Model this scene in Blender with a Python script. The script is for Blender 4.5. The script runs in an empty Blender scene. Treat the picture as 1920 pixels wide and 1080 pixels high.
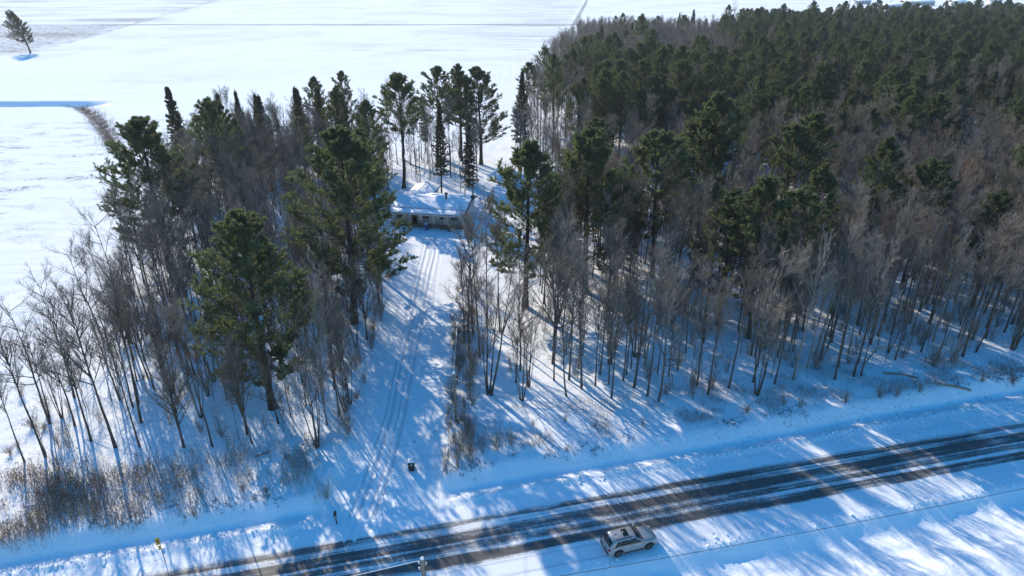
import bpy, bmesh, math, random
import numpy as np
from mathutils import Vector, Matrix
R = math.radians
rng = np.random.default_rng(7)
random.seed(7)
sc = bpy.context.scene
COL = sc.collection

# ------------------------------------------------------------------ camera, sky, sun, exposure
CAM_H = 45.0
PITCH = R(25)
cam = bpy.data.cameras.new('camera')
cam.sensor_width = 36.0
cam.lens = 24.0
cam.clip_start = 0.5
cam.clip_end = 12000
cam_o = bpy.data.objects.new('camera', cam)
COL.objects.link(cam_o)
cam_o.location = (0, 0, CAM_H)
cam_o.rotation_euler = (math.pi / 2 - PITCH, 0, 0)
sc.camera = cam_o

HAZE = 0.00012          # thickness of the air, per metre
SUN_AZ = R(-34)      # left of straight ahead (+Y)
SUN_EL = R(27)
world = bpy.data.worlds.new('World')
sc.world = world
world.use_nodes = True
wn = world.node_tree
for n in list(wn.nodes):
    wn.nodes.remove(n)
w_out = wn.nodes.new('ShaderNodeOutputWorld')
w_bg = wn.nodes.new('ShaderNodeBackground')
w_sky = wn.nodes.new('ShaderNodeTexSky')
w_sky.sky_type = 'NISHITA'
w_sky.sun_disc = False
w_sky.sun_elevation = SUN_EL
w_sky.sun_rotation = SUN_AZ % (2 * math.pi)
w_sky.air_density = 1.0
w_sky.dust_density = 0.3
w_sky.ozone_density = 1.5
w_hsv = wn.nodes.new('ShaderNodeHueSaturation')
w_hsv.inputs['Saturation'].default_value = 1.5
wn.links.new(w_sky.outputs[0], w_hsv.inputs['Color'])
wn.links.new(w_hsv.outputs[0], w_bg.inputs['Color'])
w_bg.inputs['Strength'].default_value = 0.15
wn.links.new(w_bg.outputs[0], w_out.inputs['Surface'])

sun = bpy.data.lights.new('sun', 'SUN')
sun.energy = 3.7
sun.angle = R(0.5)
sun.color = (1.0, 0.88, 0.70)
sun_o = bpy.data.objects.new('sun', sun)
COL.objects.link(sun_o)
sd = Vector((math.sin(SUN_AZ) * math.cos(SUN_EL), math.cos(SUN_AZ) * math.cos(SUN_EL), math.sin(SUN_EL)))
sun_o.rotation_euler = (-sd).to_track_quat('-Z', 'Y').to_euler()
sun_o.location = (-80, 100, 120)

sc.view_settings.view_transform = 'Standard'
sc.view_settings.look = 'None'
sc.view_settings.exposure = 0.72
sc.view_settings.gamma = 1.0
sc.view_settings.use_curve_mapping = False
sc.cycles.max_bounces = 6
sc.cycles.diffuse_bounces = 3
sc.cycles.glossy_bounces = 2
sc.cycles.transmission_bounces = 4
sc.cycles.transparent_max_bounces = 8
sc.cycles.sample_clamp_indirect = 6.0

# ------------------------------------------------------------------ small helpers
def tag(o, label=None, cat=None, group=None, kind=None):
    if label: o['label'] = label
    if cat: o['category'] = cat
    if group: o['group'] = group
    if kind: o['kind'] = kind
    return o

def link(o, parent=None):
    COL.objects.link(o)
    if parent is not None:
        o.parent = parent
    return o

def empty(name, loc=(0, 0, 0), rz=0.0, s=1.0):
    o = bpy.data.objects.new(name, None)
    o.location = loc
    o.rotation_euler = (0, 0, rz)
    o.scale = (s, s, s)
    o.empty_display_size = 0.2
    return link(o)

class MB:
    """collects vertices and quads / tris and links them as one mesh object"""
    def __init__(self):
        self.v, self.q, self.t, self.n = [], [], [], 0
    def add(self, v, q=None, t=None):
        v = np.asarray(v, dtype=np.float32).reshape(-1, 3)
        if q is not None and len(q): self.q.append(np.asarray(q, dtype=np.int32).reshape(-1, 4) + self.n)
        if t is not None and len(t): self.t.append(np.asarray(t, dtype=np.int32).reshape(-1, 3) + self.n)
        self.v.append(v); self.n += len(v)
    def box(self, c, s, rz=0.0, taper=1.0):
        x, y, z = np.array(s) / 2
        k = taper
        v = np.array([[-x, -y, -z], [x, -y, -z], [x, y, -z], [-x, y, -z], [-x*k, -y*k, z], [x*k, -y*k, z], [x*k, y*k, z], [-x*k, y*k, z]])
        ca, sa = math.cos(rz), math.sin(rz)
        v = v @ np.array([[ca, sa, 0], [-sa, ca, 0], [0, 0, 1]]) + np.array(c)
        self.add(v, [[0, 3, 2, 1], [4, 5, 6, 7], [0, 1, 5, 4], [1, 2, 6, 5], [2, 3, 7, 6], [3, 0, 4, 7]])
    def tube(self, P, r, sides=8, cap=True):
        P = np.asarray(P, float)
        r = np.full(len(P), r) if np.isscalar(r) else np.asarray(r, float)
        tubes(self, P[None], r[None], sides)
        if cap:
            for e, k in ((0, 1), (len(P) - 1, -1)):
                base = self.n
                ring = self.v[-1] if False else None
                T = P[min(e + 1, len(P) - 1)] - P[max(e - 1, 0)]
                A, B = frame(T[None])
                an = np.arange(sides) * 2 * math.pi / sides
                rg = P[e] + r[e] * (np.cos(an)[:, None] * A[0] + np.sin(an)[:, None] * B[0])
                tr = [[sides, (i + 1) % sides, i] if k > 0 else [sides, i, (i + 1) % sides] for i in range(sides)]
                self.add(np.vstack([rg, P[e][None]]), t=tr)
    def mesh(self, name, mats, smooth=False):
        me = bpy.data.meshes.new(name)
        V = np.concatenate(self.v)
        Q = np.concatenate(self.q) if self.q else np.zeros((0, 4), np.int32)
        T = np.concatenate(self.t) if self.t else np.zeros((0, 3), np.int32)
        me.vertices.add(len(V)); me.vertices.foreach_set('co', V.ravel())
        me.loops.add(Q.size + T.size)
        me.loops.foreach_set('vertex_index', np.concatenate([Q.ravel(), T.ravel()]).astype(np.int32))
        me.polygons.add(len(Q) + len(T))
        ls = np.concatenate([np.arange(len(Q)) * 4, Q.size + np.arange(len(T)) * 3]).astype(np.int32)
        me.polygons.foreach_set('loop_start', ls)
        if smooth:
            me.polygons.foreach_set('use_smooth', np.ones(len(Q) + len(T), bool))
        me.update(calc_edges=True)
        for m in (mats if isinstance(mats, (list, tuple)) else [mats]):
            me.materials.append(m)
        return me
    def build(self, name, mat, parent=None, smooth=False, loc=None):
        o = bpy.data.objects.new(name, self.mesh(name, mat, smooth))
        if loc is not None: o.location = loc
        return link(o, parent)

def frame(T):
    T = T / np.maximum(np.linalg.norm(T, axis=-1, keepdims=True), 1e-9)
    ref = np.where(np.abs(T[..., 2:3]) < 0.9, np.array([0, 0, 1.0]), np.array([1.0, 0, 0]))
    A = np.cross(T, ref); A /= np.maximum(np.linalg.norm(A, axis=-1, keepdims=True), 1e-9)
    return A, np.cross(T, A)

def tubes(mb, P, r, sides=3):
    """P (N,K,3) polylines with radii (N,K) -> open tubes"""
    N, K, _ = P.shape
    T = np.gradient(P, axis=1) if K > 2 else np.repeat(P[:, 1:] - P[:, :1], 2, axis=1)
    A, B = frame(T)
    an = np.arange(sides) * 2 * math.pi / sides
    V = P[:, :, None] + r[:, :, None, None] * (np.cos(an)[:, None] * A[:, :, None] + np.sin(an)[:, None] * B[:, :, None])
    idx = np.arange(N * K * sides).reshape(N, K, sides)
    nx = np.roll(idx, -1, axis=2)
    q = np.stack([idx[:, :-1], nx[:, :-1], nx[:, 1:], idx[:, 1:]], axis=-1)
    mb.add(V.reshape(-1, 3), q.reshape(-1, 4))

def at(P, t):
    """points and tangents at parameter t on polylines P (N,K,3)"""
    N, K, _ = P.shape
    f = np.clip(t, 0, 0.9999) * (K - 1)
    i = f.astype(int); u = (f - i)[:, None]
    a = P[np.arange(N), i]; b = P[np.arange(N), i + 1]
    T = b - a
    return a * (1 - u) + b * u, T / np.maximum(np.linalg.norm(T, axis=1, keepdims=True), 1e-9)

def grow(rg, PP, RR, n, t0, t1, ang, ln, up, K, rf, flat=0.0, wig=0.08, tip=0.3, tpow=1.0):
    """n children on each parent polyline; ang range in degrees from parent, ln (min,max) lengths scaled with the parent's length"""
    N = len(PP)
    pi = np.repeat(np.arange(N), n)
    t = t0 + (t1 - t0) * rg.random(N * n) ** tpow
    p, T = at(PP[pi], t)
    plen = np.linalg.norm(PP[:, -1] - PP[:, 0], axis=1)[pi]
    A, B = frame(T)
    az = rg.random(N * n) * 2 * math.pi
    side = np.cos(az)[:, None] * A + np.sin(az)[:, None] * B
    if flat: side[:, 2] *= (1 - flat); side /= np.linalg.norm(side, axis=1, keepdims=True) + 1e-9
    th = np.radians(rg.uniform(ang[0], ang[1], N * n))[:, None]
    D = np.cos(th) * T + np.sin(th) * side
    D[:, 2] += up * 0.5
    D /= np.linalg.norm(D, axis=1, keepdims=True)
    L = rg.uniform(ln[0], ln[1], N * n) * plen * (1.15 - 0.6 * t)
    C = [p]
    cur = p
    for k in range(1, K):
        D = D + rg.normal(0, wig, D.shape); D[:, 2] += up / K
        D /= np.linalg.norm(D, axis=1, keepdims=True)
        cur = cur + D * (L / (K - 1))[:, None]
        C.append(cur)
    C = np.stack(C, 1)
    r0 = RR[pi, 0] * rf * (1 - 0.5 * t)
    rr = r0[:, None] * (1 - (1 - tip) * np.linspace(0, 1, K))[None]
    return C, rr

def vnoise(x, y, sx, sy=None, seed=0):
    """smooth value noise in numpy"""
    sy = sy or sx
    g = np.random.default_rng(seed).random((256, 256))
    fx, fy = x / sx, y / sy
    ix, iy = np.floor(fx).astype(int), np.floor(fy).astype(int)
    u, v = fx - ix, fy - iy
    u = u * u * (3 - 2 * u); v = v * v * (3 - 2 * v)
    a = g[ix % 256, iy % 256]; b = g[(ix + 1) % 256, iy % 256]
    c = g[ix % 256, (iy + 1) % 256]; d = g[(ix + 1) % 256, (iy + 1) % 256]
    return (a * (1 - u) + b * u) * (1 - v) + (c * (1 - u) + d * u) * v

def sstep(a, b, x):
    t = np.clip((x - a) / (b - a), 0, 1)
    return t * t * (3 - 2 * t)

# road frame: s along, t across (away from the camera)
RD = np.array([0.972, 0.235]); RD /= np.linalg.norm(RD)
ROAD_ROT = math.atan2(RD[1], RD[0])
def st(x, y): return RD[0] * x + RD[1] * y, -RD[1] * x + RD[0] * y
def xy(s, t): return RD[0] * s - RD[1] * t, RD[1] * s + RD[0] * t

DW_L = ([46, 50, 55, 72, 98, 112, 122, 300], [-18.5, -17.2, -16.6, -17.1, -18.4, -21.5, -24, -24])
DW_R = ([46, 49, 51, 72, 105, 114, 122, 300], [-3.5, -5.5, -7.1, -8.3, -8.7, -7.5, -6.5, -6])
def dw(y): return np.interp(y, *DW_L), np.interp(y, *DW_R)
RUT_Y = [47, 50, 55, 62, 72, 85, 100, 112, 118]
RUT_X = [-13.4, -13.2, -12.9, -12.6, -12.9, -13.3, -13.9, -14.3, -14.6]

def ground_z(x, y, fine=True):
    x = np.asarray(x, float); y = np.asarray(y, float)
    s, t = st(x, y)
    wv = (vnoise(s, t * 0, 9, 9, 3) - .5) * 0.7
    far_edge = 49.6 + 0.9 * sstep(20, 70, s) + wv * .4
    up_ = sstep(0.9, 3.3, t - far_edge)
    z = 0.8 * up_
    z = z - 0.22 * np.exp(-((t - far_edge - 0.9) / 0.55) ** 2)
    ridge = 0.13 * np.exp(-((t - far_edge + 0.2) / 0.35) ** 2) * (0.5 + vnoise(s, t, 1.3, .8, 5))
    z = z + ridge
    near = sstep(0.0, 2.2, 38.9 + wv * .3 - t)
    z = z - 0.75 * near
    z = z + 0.55 * sstep(35.5, 31, t)
    xl, xr = dw(y)
    inside = sstep(-1.2, 0.6, x - xl) * sstep(-1.2, 0.6, xr - x) * sstep(46, 48, t)
    ramp = 0.8 * sstep(48.5, 66, t)
    z = z * (1 - inside) + ramp * inside
    # ditch in the far left field, then the washed-out gully that turns towards the wood
    if fine:
        lum = (vnoise(x, y, 2.3, 2.3, 11) - .5) * .17 + (vnoise(x, y, 0.9, 0.9, 12) - .5) * .09 + (vnoise(x, y, 7, 7, 13) - .5) * .2
        wood = sstep(0.6, 3, t - far_edge - 1) * (1 - inside)
        z = z + lum * wood * np.where(y > 240, .6, 1)
        nf = sstep(39.2, 37, t)
        z = z + nf * ((vnoise(x, y, .8, .8, 14) - .5) * .16 + (vnoise(x, y, 3, 3, 15) - .5) * .3)
        sh = sstep(47.2, 48.3, t) * sstep(.4, -.4, t - far_edge) * (1 - inside)
        z = z + sh * (vnoise(s, t, 2.2, .5, 16) - .4) * .07
        rx = np.interp(y, RUT_Y, RUT_X)
        rut = np.zeros_like(z)
        for off, d, w in ((-.8, .11, .2), (.8, .11, .2), (-1.45, .05, .17), (.25, .06, .17), (2.0, .035, .2)):
            wob = off + (vnoise(y, y * 0, 9, 9, int(40 + off * 10)) - .5) * .5
            rut += -d * np.exp(-((x - rx - wob) / w) ** 2) + d * .35 * np.exp(-((np.abs(x - rx - wob) - .4) / .16) ** 2)
        z = z + rut * inside * sstep(119, 112, y)
        z = z + inside * sstep(46, 50, t) * (vnoise(x, y, 1.7, 3, 17) - .5) * .05
    dx = x + 150
    d1 = np.abs(y - 252 - 1.5 * np.sin(x * .03)) + np.maximum(0, x + 153) * 1.2
    z = z - 2.3 * sstep(6.5, 2.0, d1)
    gx = np.interp(y, [185, 200, 225, 242, 250], [-108, -118, -134, -149, -156])
    d2 = np.abs(x - gx) + np.maximum(0, 185 - y) + np.maximum(0, y - 250)
    z = z - 1.0 * sstep(4.0, 1.2, d2)
    return z

def P(px, py, z=0.8):
    """where the ray through a photo pixel meets height z (used once to read positions off the photograph)"""
    u = (px - 960) / 1280.0; v = (540 - py) / 1280.0
    d = np.array([u, math.cos(PITCH) + v * math.sin(PITCH), -math.sin(PITCH) + v * math.cos(PITCH)])
    k = (z - CAM_H) / d[2]
    return float(d[0] * k), float(d[1] * k)

def in_view(x, y, z, m=60):
    d = y * math.cos(PITCH) - (z - CAM_H) * math.sin(PITCH)
    u = y * math.sin(PITCH) + (z - CAM_H) * math.cos(PITCH)
    px = 960 + 1280 * x / d; py = 540 - 1280 * u / d
    return (px > -m) & (px < 1920 + m) & (py > -m) & (py < 1080 + m)

# ------------------------------------------------------------------ materials
class X:
    """tiny expression wrapper over Math nodes"""
    def __init__(s, nt, sock): s.nt, s.s = nt, sock
    def _m(s, op, *a, clamp=False):
        n = s.nt.nodes.new('ShaderNodeMath'); n.operation = op; n.use_clamp = clamp
        for i, v in enumerate((s,) + a):
            if isinstance(v, X): s.nt.links.new(v.s, n.inputs[i])
            else: n.inputs[i].default_value = v
        return X(s.nt, n.outputs[0])
    def __add__(s, o): return s._m('ADD', o)
    def __radd__(s, o): return s._m('ADD', o)
    def __sub__(s, o): return s._m('SUBTRACT', o)
    def __rsub__(s, o): return (s * -1.0) + o
    def __mul__(s, o): return s._m('MULTIPLY', o)
    __rmul__ = __mul__
    def abs(s): return s._m('ABSOLUTE')
    def max(s, o): return s._m('MAXIMUM', o)
    def min(s, o): return s._m('MINIMUM', o)
    def clamp(s): return s._m('ADD', 0.0, clamp=True)
    def step(s, a, b):
        n = s.nt.nodes.new('ShaderNodeMapRange'); n.interpolation_type = 'SMOOTHSTEP'
        s.nt.links.new(s.s, n.inputs['Value'])
        lo, hi, f0, f1 = (a, b, 0.0, 1.0) if a < b else (b, a, 1.0, 0.0)
        n.inputs['From Min'].default_value = lo; n.inputs['From Max'].default_value = hi
        n.inputs['To Min'].default_value = f0; n.inputs['To Max'].default_value = f1
        return X(s.nt, n.outputs['Result'])

def new_mat(name):
    m = bpy.data.materials.new(name); m.use_nodes = True
    nt = m.node_tree
    b = nt.nodes['Principled BSDF']
    return m, nt, b

def simple(name, col, rough=0.7, metal=0.0, var=0.15, scale=6.0, spec=0.4, bump=0.0):
    m, nt, b = new_mat(name)
    tc = nt.nodes.new('ShaderNodeTexCoord')
    nz = nt.nodes.new('ShaderNodeTexNoise'); nz.inputs['Scale'].default_value = scale; nz.inputs['Detail'].default_value = 5
    nt.links.new(tc.outputs['Object'], nz.inputs['Vector'])
    mx = nt.nodes.new('ShaderNodeMix'); mx.data_type = 'RGBA'
    mx.inputs[6].default_value = (*[c * (1 - var) for c in col], 1)
    mx.inputs[7].default_value = (*[min(1, c * (1 + var)) for c in col], 1)
    nt.links.new(nz.outputs[0], mx.inputs[0])
    nt.links.new(mx.outputs[2], b.inputs['Base Color'])
    b.inputs['Roughness'].default_value = rough
    b.inputs['Metallic'].default_value = metal
    b.inputs['Specular IOR Level'].default_value = spec
    if bump:
        bp = nt.nodes.new('ShaderNodeBump'); bp.inputs['Strength'].default_value = bump; bp.inputs['Distance'].default_value = 0.03
        nt.links.new(nz.outputs[0], bp.inputs['Height']); nt.links.new(bp.outputs[0], b.inputs['Normal'])
    return m

def noise(nt, vec, scale, detail=4.0, rough=0.55, dist=0.0):
    n = nt.nodes.new('ShaderNodeTexNoise')
    n.inputs['Scale'].default_value = scale; n.inputs['Detail'].default_value = detail
    n.inputs['Roughness'].default_value = rough; n.inputs['Distortion'].default_value = dist
    nt.links.new(vec, n.inputs['Vector'])
    return X(nt, n.outputs[0])

def mapping(nt, vec, scale=(1, 1, 1), rz=0.0, loc=(0, 0, 0)):
    n = nt.nodes.new('ShaderNodeMapping')
    n.inputs['Scale'].default_value = scale; n.inputs['Rotation'].default_value = (0, 0, rz); n.inputs['Location'].default_value = loc
    nt.links.new(vec, n.inputs['Vector'])
    return n.outputs[0]

def mixc(nt, fac, a, b):
    n = nt.nodes.new('ShaderNodeMix'); n.data_type = 'RGBA'
    for i, v in ((0, fac), (6, a), (7, b)):
        if isinstance(v, X): nt.links.new(v.s, n.inputs[i])
        elif hasattr(v, 'is_linked'): nt.links.new(v, n.inputs[i])
        elif isinstance(v, (int, float)): n.inputs[i].default_value = v
        else: n.inputs[i].default_value = (*v, 1)
    return n.outputs[2]

SNOW = (0.86, 0.88, 0.90)

def ground_material():
    m, nt, b = new_mat('snow_ground')
    geo = nt.nodes.new('ShaderNodeNewGeometry')
    pos = geo.outputs['Position']
    sep = nt.nodes.new('ShaderNodeSeparateXYZ'); nt.links.new(pos, sep.inputs[0])
    x, y = X(nt, sep.outputs[0]), X(nt, sep.outputs[1])
    big = noise(nt, pos, 0.012, 5, 0.6)
    mid = noise(nt, pos, 0.09, 5, 0.6)
    fine = noise(nt, pos, 1.6, 4, 0.65)
    # field stubble showing through, in wind-drifted streaks
    stre = noise(nt, mapping(nt, pos, (.10, .26, 1), R(-52)), 1.0, 5, .65)
    strb = noise(nt, mapping(nt, pos, (.006, .018, 1), R(8)), 1.0, 6, .55)
    left_field = x.step(-78, -98) * y.step(235, 205) * y.step(60, 130)
    f1 = left_field * stre.step(.46, .68) * fine.step(.38, .6) * mid.step(.34, .56) * 1.2
    # grey ploughed plot far left, bounded by the slanting field line
    edge = (x + 277) + (y - 407) * 0.25
    f2 = edge.step(6, -16) * y.step(400, 432) * y.step(650, 640) * noise(nt, pos, .35, 5, .7).step(.3, .7) * (strb.step(.25, .6) * .4 + .65)
    f2b = edge.step(25, -15) * y.step(650, 700) * strb.step(.42, .66) * .5
    line = (y - 646 + (big - .5) * 12).abs().step(9, 3) * strb.step(.3, .55) * .85 * x.step(130, 60)
    line2 = (y - 437 - x * .03).abs().step(3, 1) * noise(nt, mapping(nt, pos, (.03, .03, 1)), 1).step(.45, .6) * .7 * x.step(40, 20) * x.step(-140, -80)
    furrow = noise(nt, mapping(nt, pos, (.012, .22, 1), R(-14)), 1.0, 4, .6)
    fur = furrow.step(.47, .66) * x.step(-70, 10) * (x - (y - 175) * .122 + 6).step(0, -6) * y.step(420, 470) * .55
    bound = (x - (y - 175) * .1216 + 2.5 + (mid - .5) * 5).abs().step(3.2, .8) * y.step(380, 470) * noise(nt, pos, .12, 4).step(.3, .55) * .8
    gl = (edge + (mid - .5) * 20).abs().step(5, 1) * y.step(420, 500) * mid.step(.4, .6) * .5
    # washed-out gully beside the ditch: bare brown earth
    gul = (x + 108 + (y - 185) * .72 + (mid - .5) * 4).abs().step(2.6, .8) * y.step(182, 192) * y.step(246, 238) * fine.step(.34, .56) * .75
    spots = noise(nt, pos, .55, 4, .7).step(.66, .74) * mid.step(.5, .62) * .4 * y.step(60, 120) * x.step(-40, -90)
    drift = strb.step(.5, .72) * mid.step(.35, .65) * y.step(190, 260) * .2
    tone = big.step(.46, .60) * y.step(260, 420) * .16
    grey = (f1 + f2 + f2b + line + line2 + fur + spots + drift + tone).clamp()
    col = mixc(nt, noise(nt, pos, .4, 3), (0.84, 0.87, 0.90), (0.90, 0.91, 0.92))
    col = mixc(nt, grey, col, (0.30, 0.28, 0.26))
    col = mixc(nt, (bound + gl).clamp(), col, (0.16, 0.14, 0.12))
    col = mixc(nt, gul, col, (0.13, 0.09, 0.06))
    # leaf litter and twigs freckling the forest floor
    wood = (x - (y - 175) * .122).step(-8, 8) * y.step(52, 60) * y.step(500, 440)
    woodl = x.step(-90, -70) * x.step(-14, -20) * y.step(52, 58) * y.step(185, 170)
    lit = (wood + woodl).clamp() * noise(nt, pos, 2.6, 3, .8).step(.56, .68) * noise(nt, pos, .35, 3).step(.38, .58) * .75
    col = mixc(nt, lit, col, (0.13, 0.10, 0.08))
    df = nt.nodes.new('ShaderNodeBsdfDiffuse'); nt.links.new(col, df.inputs['Color'])
    nt.links.new(df.outputs[0], nt.nodes['Material Output'].inputs['Surface'])
    h = noise(nt, pos, 3.2, 6, .65) * .7 + noise(nt, pos, .8, 3, .6) * .6
    bp = nt.nodes.new('ShaderNodeBump'); bp.inputs['Strength'].default_value = 0.55; bp.inputs['Distance'].default_value = 0.12
    nt.links.new(h.s, bp.inputs['Height']); nt.links.new(bp.outputs[0], df.inputs['Normal'])
    return m

def road_material():
    m, nt, b = new_mat('snowy_asphalt')
    tc = nt.nodes.new('ShaderNodeTexCoord')
    o = tc.outputs['Object']
    sep = nt.nodes.new('ShaderNodeSeparateXYZ'); nt.links.new(o, sep.inputs[0])
    t = X(nt, sep.outputs[1])
    wob = noise(nt, mapping(nt, o, (.03, .3, 1)), 1.0, 3)
    tt = t + (wob - .5) * .5
    long1 = noise(nt, mapping(nt, o, (.035, 3.0, 1)), 1.0, 5, .62)
    long2 = noise(nt, mapping(nt, o, (.12, 9.0, 1), 0, (3, 1, 0)), 1.0, 4, .65)
    patch = noise(nt, mapping(nt, o, (.16, .6, 1), 0, (8, 1, 0)), 1.0, 4, .6)
    fine = noise(nt, o, 5.5, 5, .75)
    tread = noise(nt, mapping(nt, o, (2.2, 6.5, 1)), 1.0, 3, .7, 1.2)
    def band(c, w, soft=.25): return (tt - c).abs().step(w + soft, w - soft)
    # bare wheel tracks of both lanes; snow stays between them
    bare = band(-1.95, .62) * .9
    for c, w, k in ((-0.62, .42, .78), (0.55, .66, .88), (2.2, .45, .80), (1.5, .18, .5), (2.75, .1, .55)):
        bare = bare.max(band(c, w) * k)
    core = tt.step(-2.9, -2.55) * tt.step(2.95, 2.5)
    bare = bare.max(core * .42)
    lgt = noise(nt, mapping(nt, o, (.055, .12, 1), 0, (5, 2, 0)), 1.0, 4, .6)
    ragged = tt + (patch - .5) * 2.6 + (fine - .5) * .5
    k = bare * 1.12 + (lgt - .5) * 1.5 + (long1 - .5) * 1.5 + (long2 - .5) * .75 + (patch - .5) * 1.1 + (fine - .5) * 1.0 + (tread - .5) * .8
    k = k.step(.15, 1.0) * ragged.step(-3.3, -2.2) * ragged.step(3.2, 2.1)
    # thin dark lines scraped into the snow of the shoulders
    scr = (long1 * .6 + long2 * .4).step(.60, .72) * .4 * t.step(-4.2, -3.0) * t.step(3.9, 3.0)
    k = k.max(scr)
    asp = mixc(nt, fine, (0.028, 0.029, 0.033), (0.155, 0.145, 0.135))
    snow = mixc(nt, long1, (0.74, 0.76, 0.79), (0.88, 0.90, 0.91))
    nt.links.new(mixc(nt, k, snow, asp), b.inputs['Base Color'])
    b.inputs['Roughness'].default_value = 0.6
    b.inputs['Specular IOR Level'].default_value = 0.3
    bp = nt.nodes.new('ShaderNodeBump'); bp.inputs['Strength'].default_value = 0.5; bp.inputs['Distance'].default_value = 0.03
    nt.links.new(((1.0 - k) * .8 + fine * .5 + long2 * .5).s, bp.inputs['Height']); nt.links.new(bp.outputs[0], b.inputs['Normal'])
    return m

def bark_material(name, c0, c1, rand=0.5):
    m, nt, b = new_mat(name)
    tc = nt.nodes.new('ShaderNodeTexCoord'); oi = nt.nodes.new('ShaderNodeObjectInfo')
    n1 = noise(nt, mapping(nt, tc.outputs['Object'], (3, 3, .6)), 2.0, 4, .6)
    f = (n1.step(.3, .7) * (1 - rand) + X(nt, oi.outputs['Random']) * rand).clamp()
    nt.links.new(mixc(nt, f, c0, c1), b.inputs['Base Color'])
    b.inputs['Roughness'].default_value = 0.9; b.inputs['Specular IOR Level'].default_value = 0.15
    return m

def needle_material(name, c0, c1, c2, tcol):
    m, nt, b = new_mat(name)
    tc = nt.nodes.new('ShaderNodeTexCoord'); oi = nt.nodes.new('ShaderNodeObjectInfo')
    n1 = noise(nt, tc.outputs['Object'], .7, 3, .6)
    n2 = noise(nt, tc.outputs['Object'], 6.0, 2, .6)
    col = mixc(nt, (n1.step(.3, .7) * .5 + X(nt, oi.outputs['Random']) * .5).clamp(), c0, c1)
    col = mixc(nt, n2.step(.55, .8) * .45, col, c2)
    nt.links.new(col, b.inputs['Base Color'])
    b.inputs['Roughness'].default_value = 0.55; b.inputs['Specular IOR Level'].default_value = 0.3
    tr = nt.nodes.new('ShaderNodeBsdfTranslucent'); nt.links.new(mixc(nt, .62, col, tcol), tr.inputs['Color'])
    mx = nt.nodes.new('ShaderNodeMixShader'); mx.inputs[0].default_value = 0.45
    nt.links.new(b.outputs[0], mx.inputs[1]); nt.links.new(tr.outputs[0], mx.inputs[2])
    nt.links.new(mx.outputs[0], nt.nodes['Material Output'].inputs['Surface'])
    return m

M = {}
M['ground'] = ground_material()
M['road'] = road_material()
M['snow'] = simple('snow_cap', SNOW, 0.6, var=.03, scale=1.5, bump=.3)
M['bark'] = bark_material('hardwood_bark', (0.055, 0.048, 0.042), (0.12, 0.105, 0.092))
M['twig'] = bark_material('hardwood_twig', (0.165, 0.134, 0.110), (0.33, 0.275, 0.225), .75)
M['twig_red'] = bark_material('ruddy_twig', (0.19, 0.128, 0.095), (0.33, 0.235, 0.17), .6)
M['pale'] = bark_material('pale_bark', (0.19, 0.17, 0.15), (0.32, 0.295, 0.26))
M['pinebark'] = bark_material('pine_bark', (0.030, 0.026, 0.024), (0.062, 0.052, 0.045))
M['needle'] = needle_material('pine_needles', (0.040, 0.070, 0.046), (0.088, 0.118, 0.066), (0.15, 0.17, 0.085), (0.20, 0.24, 0.085))
M['spruce'] = needle_material('spruce_needles', (0.018, 0.030, 0.026), (0.036, 0.050, 0.034), (0.060, 0.066, 0.038), (0.10, 0.11, 0.04))
M['weed'] = bark_material('dead_weeds', (0.20, 0.125, 0.075), (0.38, 0.265, 0.165), .0)

# ------------------------------------------------------------------ the ground and the road
def lines(*segs):
    out = []
    for a, b, d in segs:
        out.append(np.arange(a, b, d))
    return np.concatenate(out)

def geo(a, b, n):
    return a * (b / a) ** (np.arange(1, n + 1) / n)

gx = np.concatenate([-geo(320, 7000, 26)[::-1], lines((-320, -76, 4.0), (-76, -24, .4), (-24, -3, .13), (-3, 64, .4), (64, 130, 1.2), (130, 320, 6)), geo(320, 7000, 26)])
gy = np.concatenate([-geo(20, 2500, 14)[::-1], lines((-20, 28, 4), (28, 54, .22), (54, 78, .32), (78, 122, .5), (122, 190, 1.0), (190, 242, 1.6), (242, 262, .6), (262, 330, 4)), geo(330, 9000, 40)])
GX, GY = np.meshgrid(gx, gy)
GZ = ground_z(GX, GY)
nxg, nyg = len(gx), len(gy)
ii = np.arange(nxg * nyg).reshape(nyg, nxg)
mb = MB()
mb.add(np.stack([GX, GY, GZ], -1).reshape(-1, 3), np.stack([ii[:-1, :-1], ii[:-1, 1:], ii[1:, 1:], ii[1:, :-1]], -1).reshape(-1, 4))
ground = mb.build('ground', M['ground'], smooth=True)
ground['kind'] = 'structure'

mb = MB()
rs = np.arange(-160, 260, 2.0); rt = np.array([-4.55, -3, -1.5, 0, 1.5, 2.9])
RS, RT = np.meshgrid(rs, rt)
ii = np.arange(RS.size).reshape(RS.shape)
mb.add(np.stack([RS, RT, 0.004 + 0 * RS], -1).reshape(-1, 3), np.stack([ii[:-1, :-1], ii[:-1, 1:], ii[1:, 1:], ii[1:, :-1]], -1).reshape(-1, 4))
road = mb.build('road', M['road'])
rx_, ry_ = xy(20.0, 44.2)
road.location = (rx_, ry_, 0); road.rotation_euler = (0, 0, ROAD_ROT)
road['kind'] = 'structure'

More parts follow.
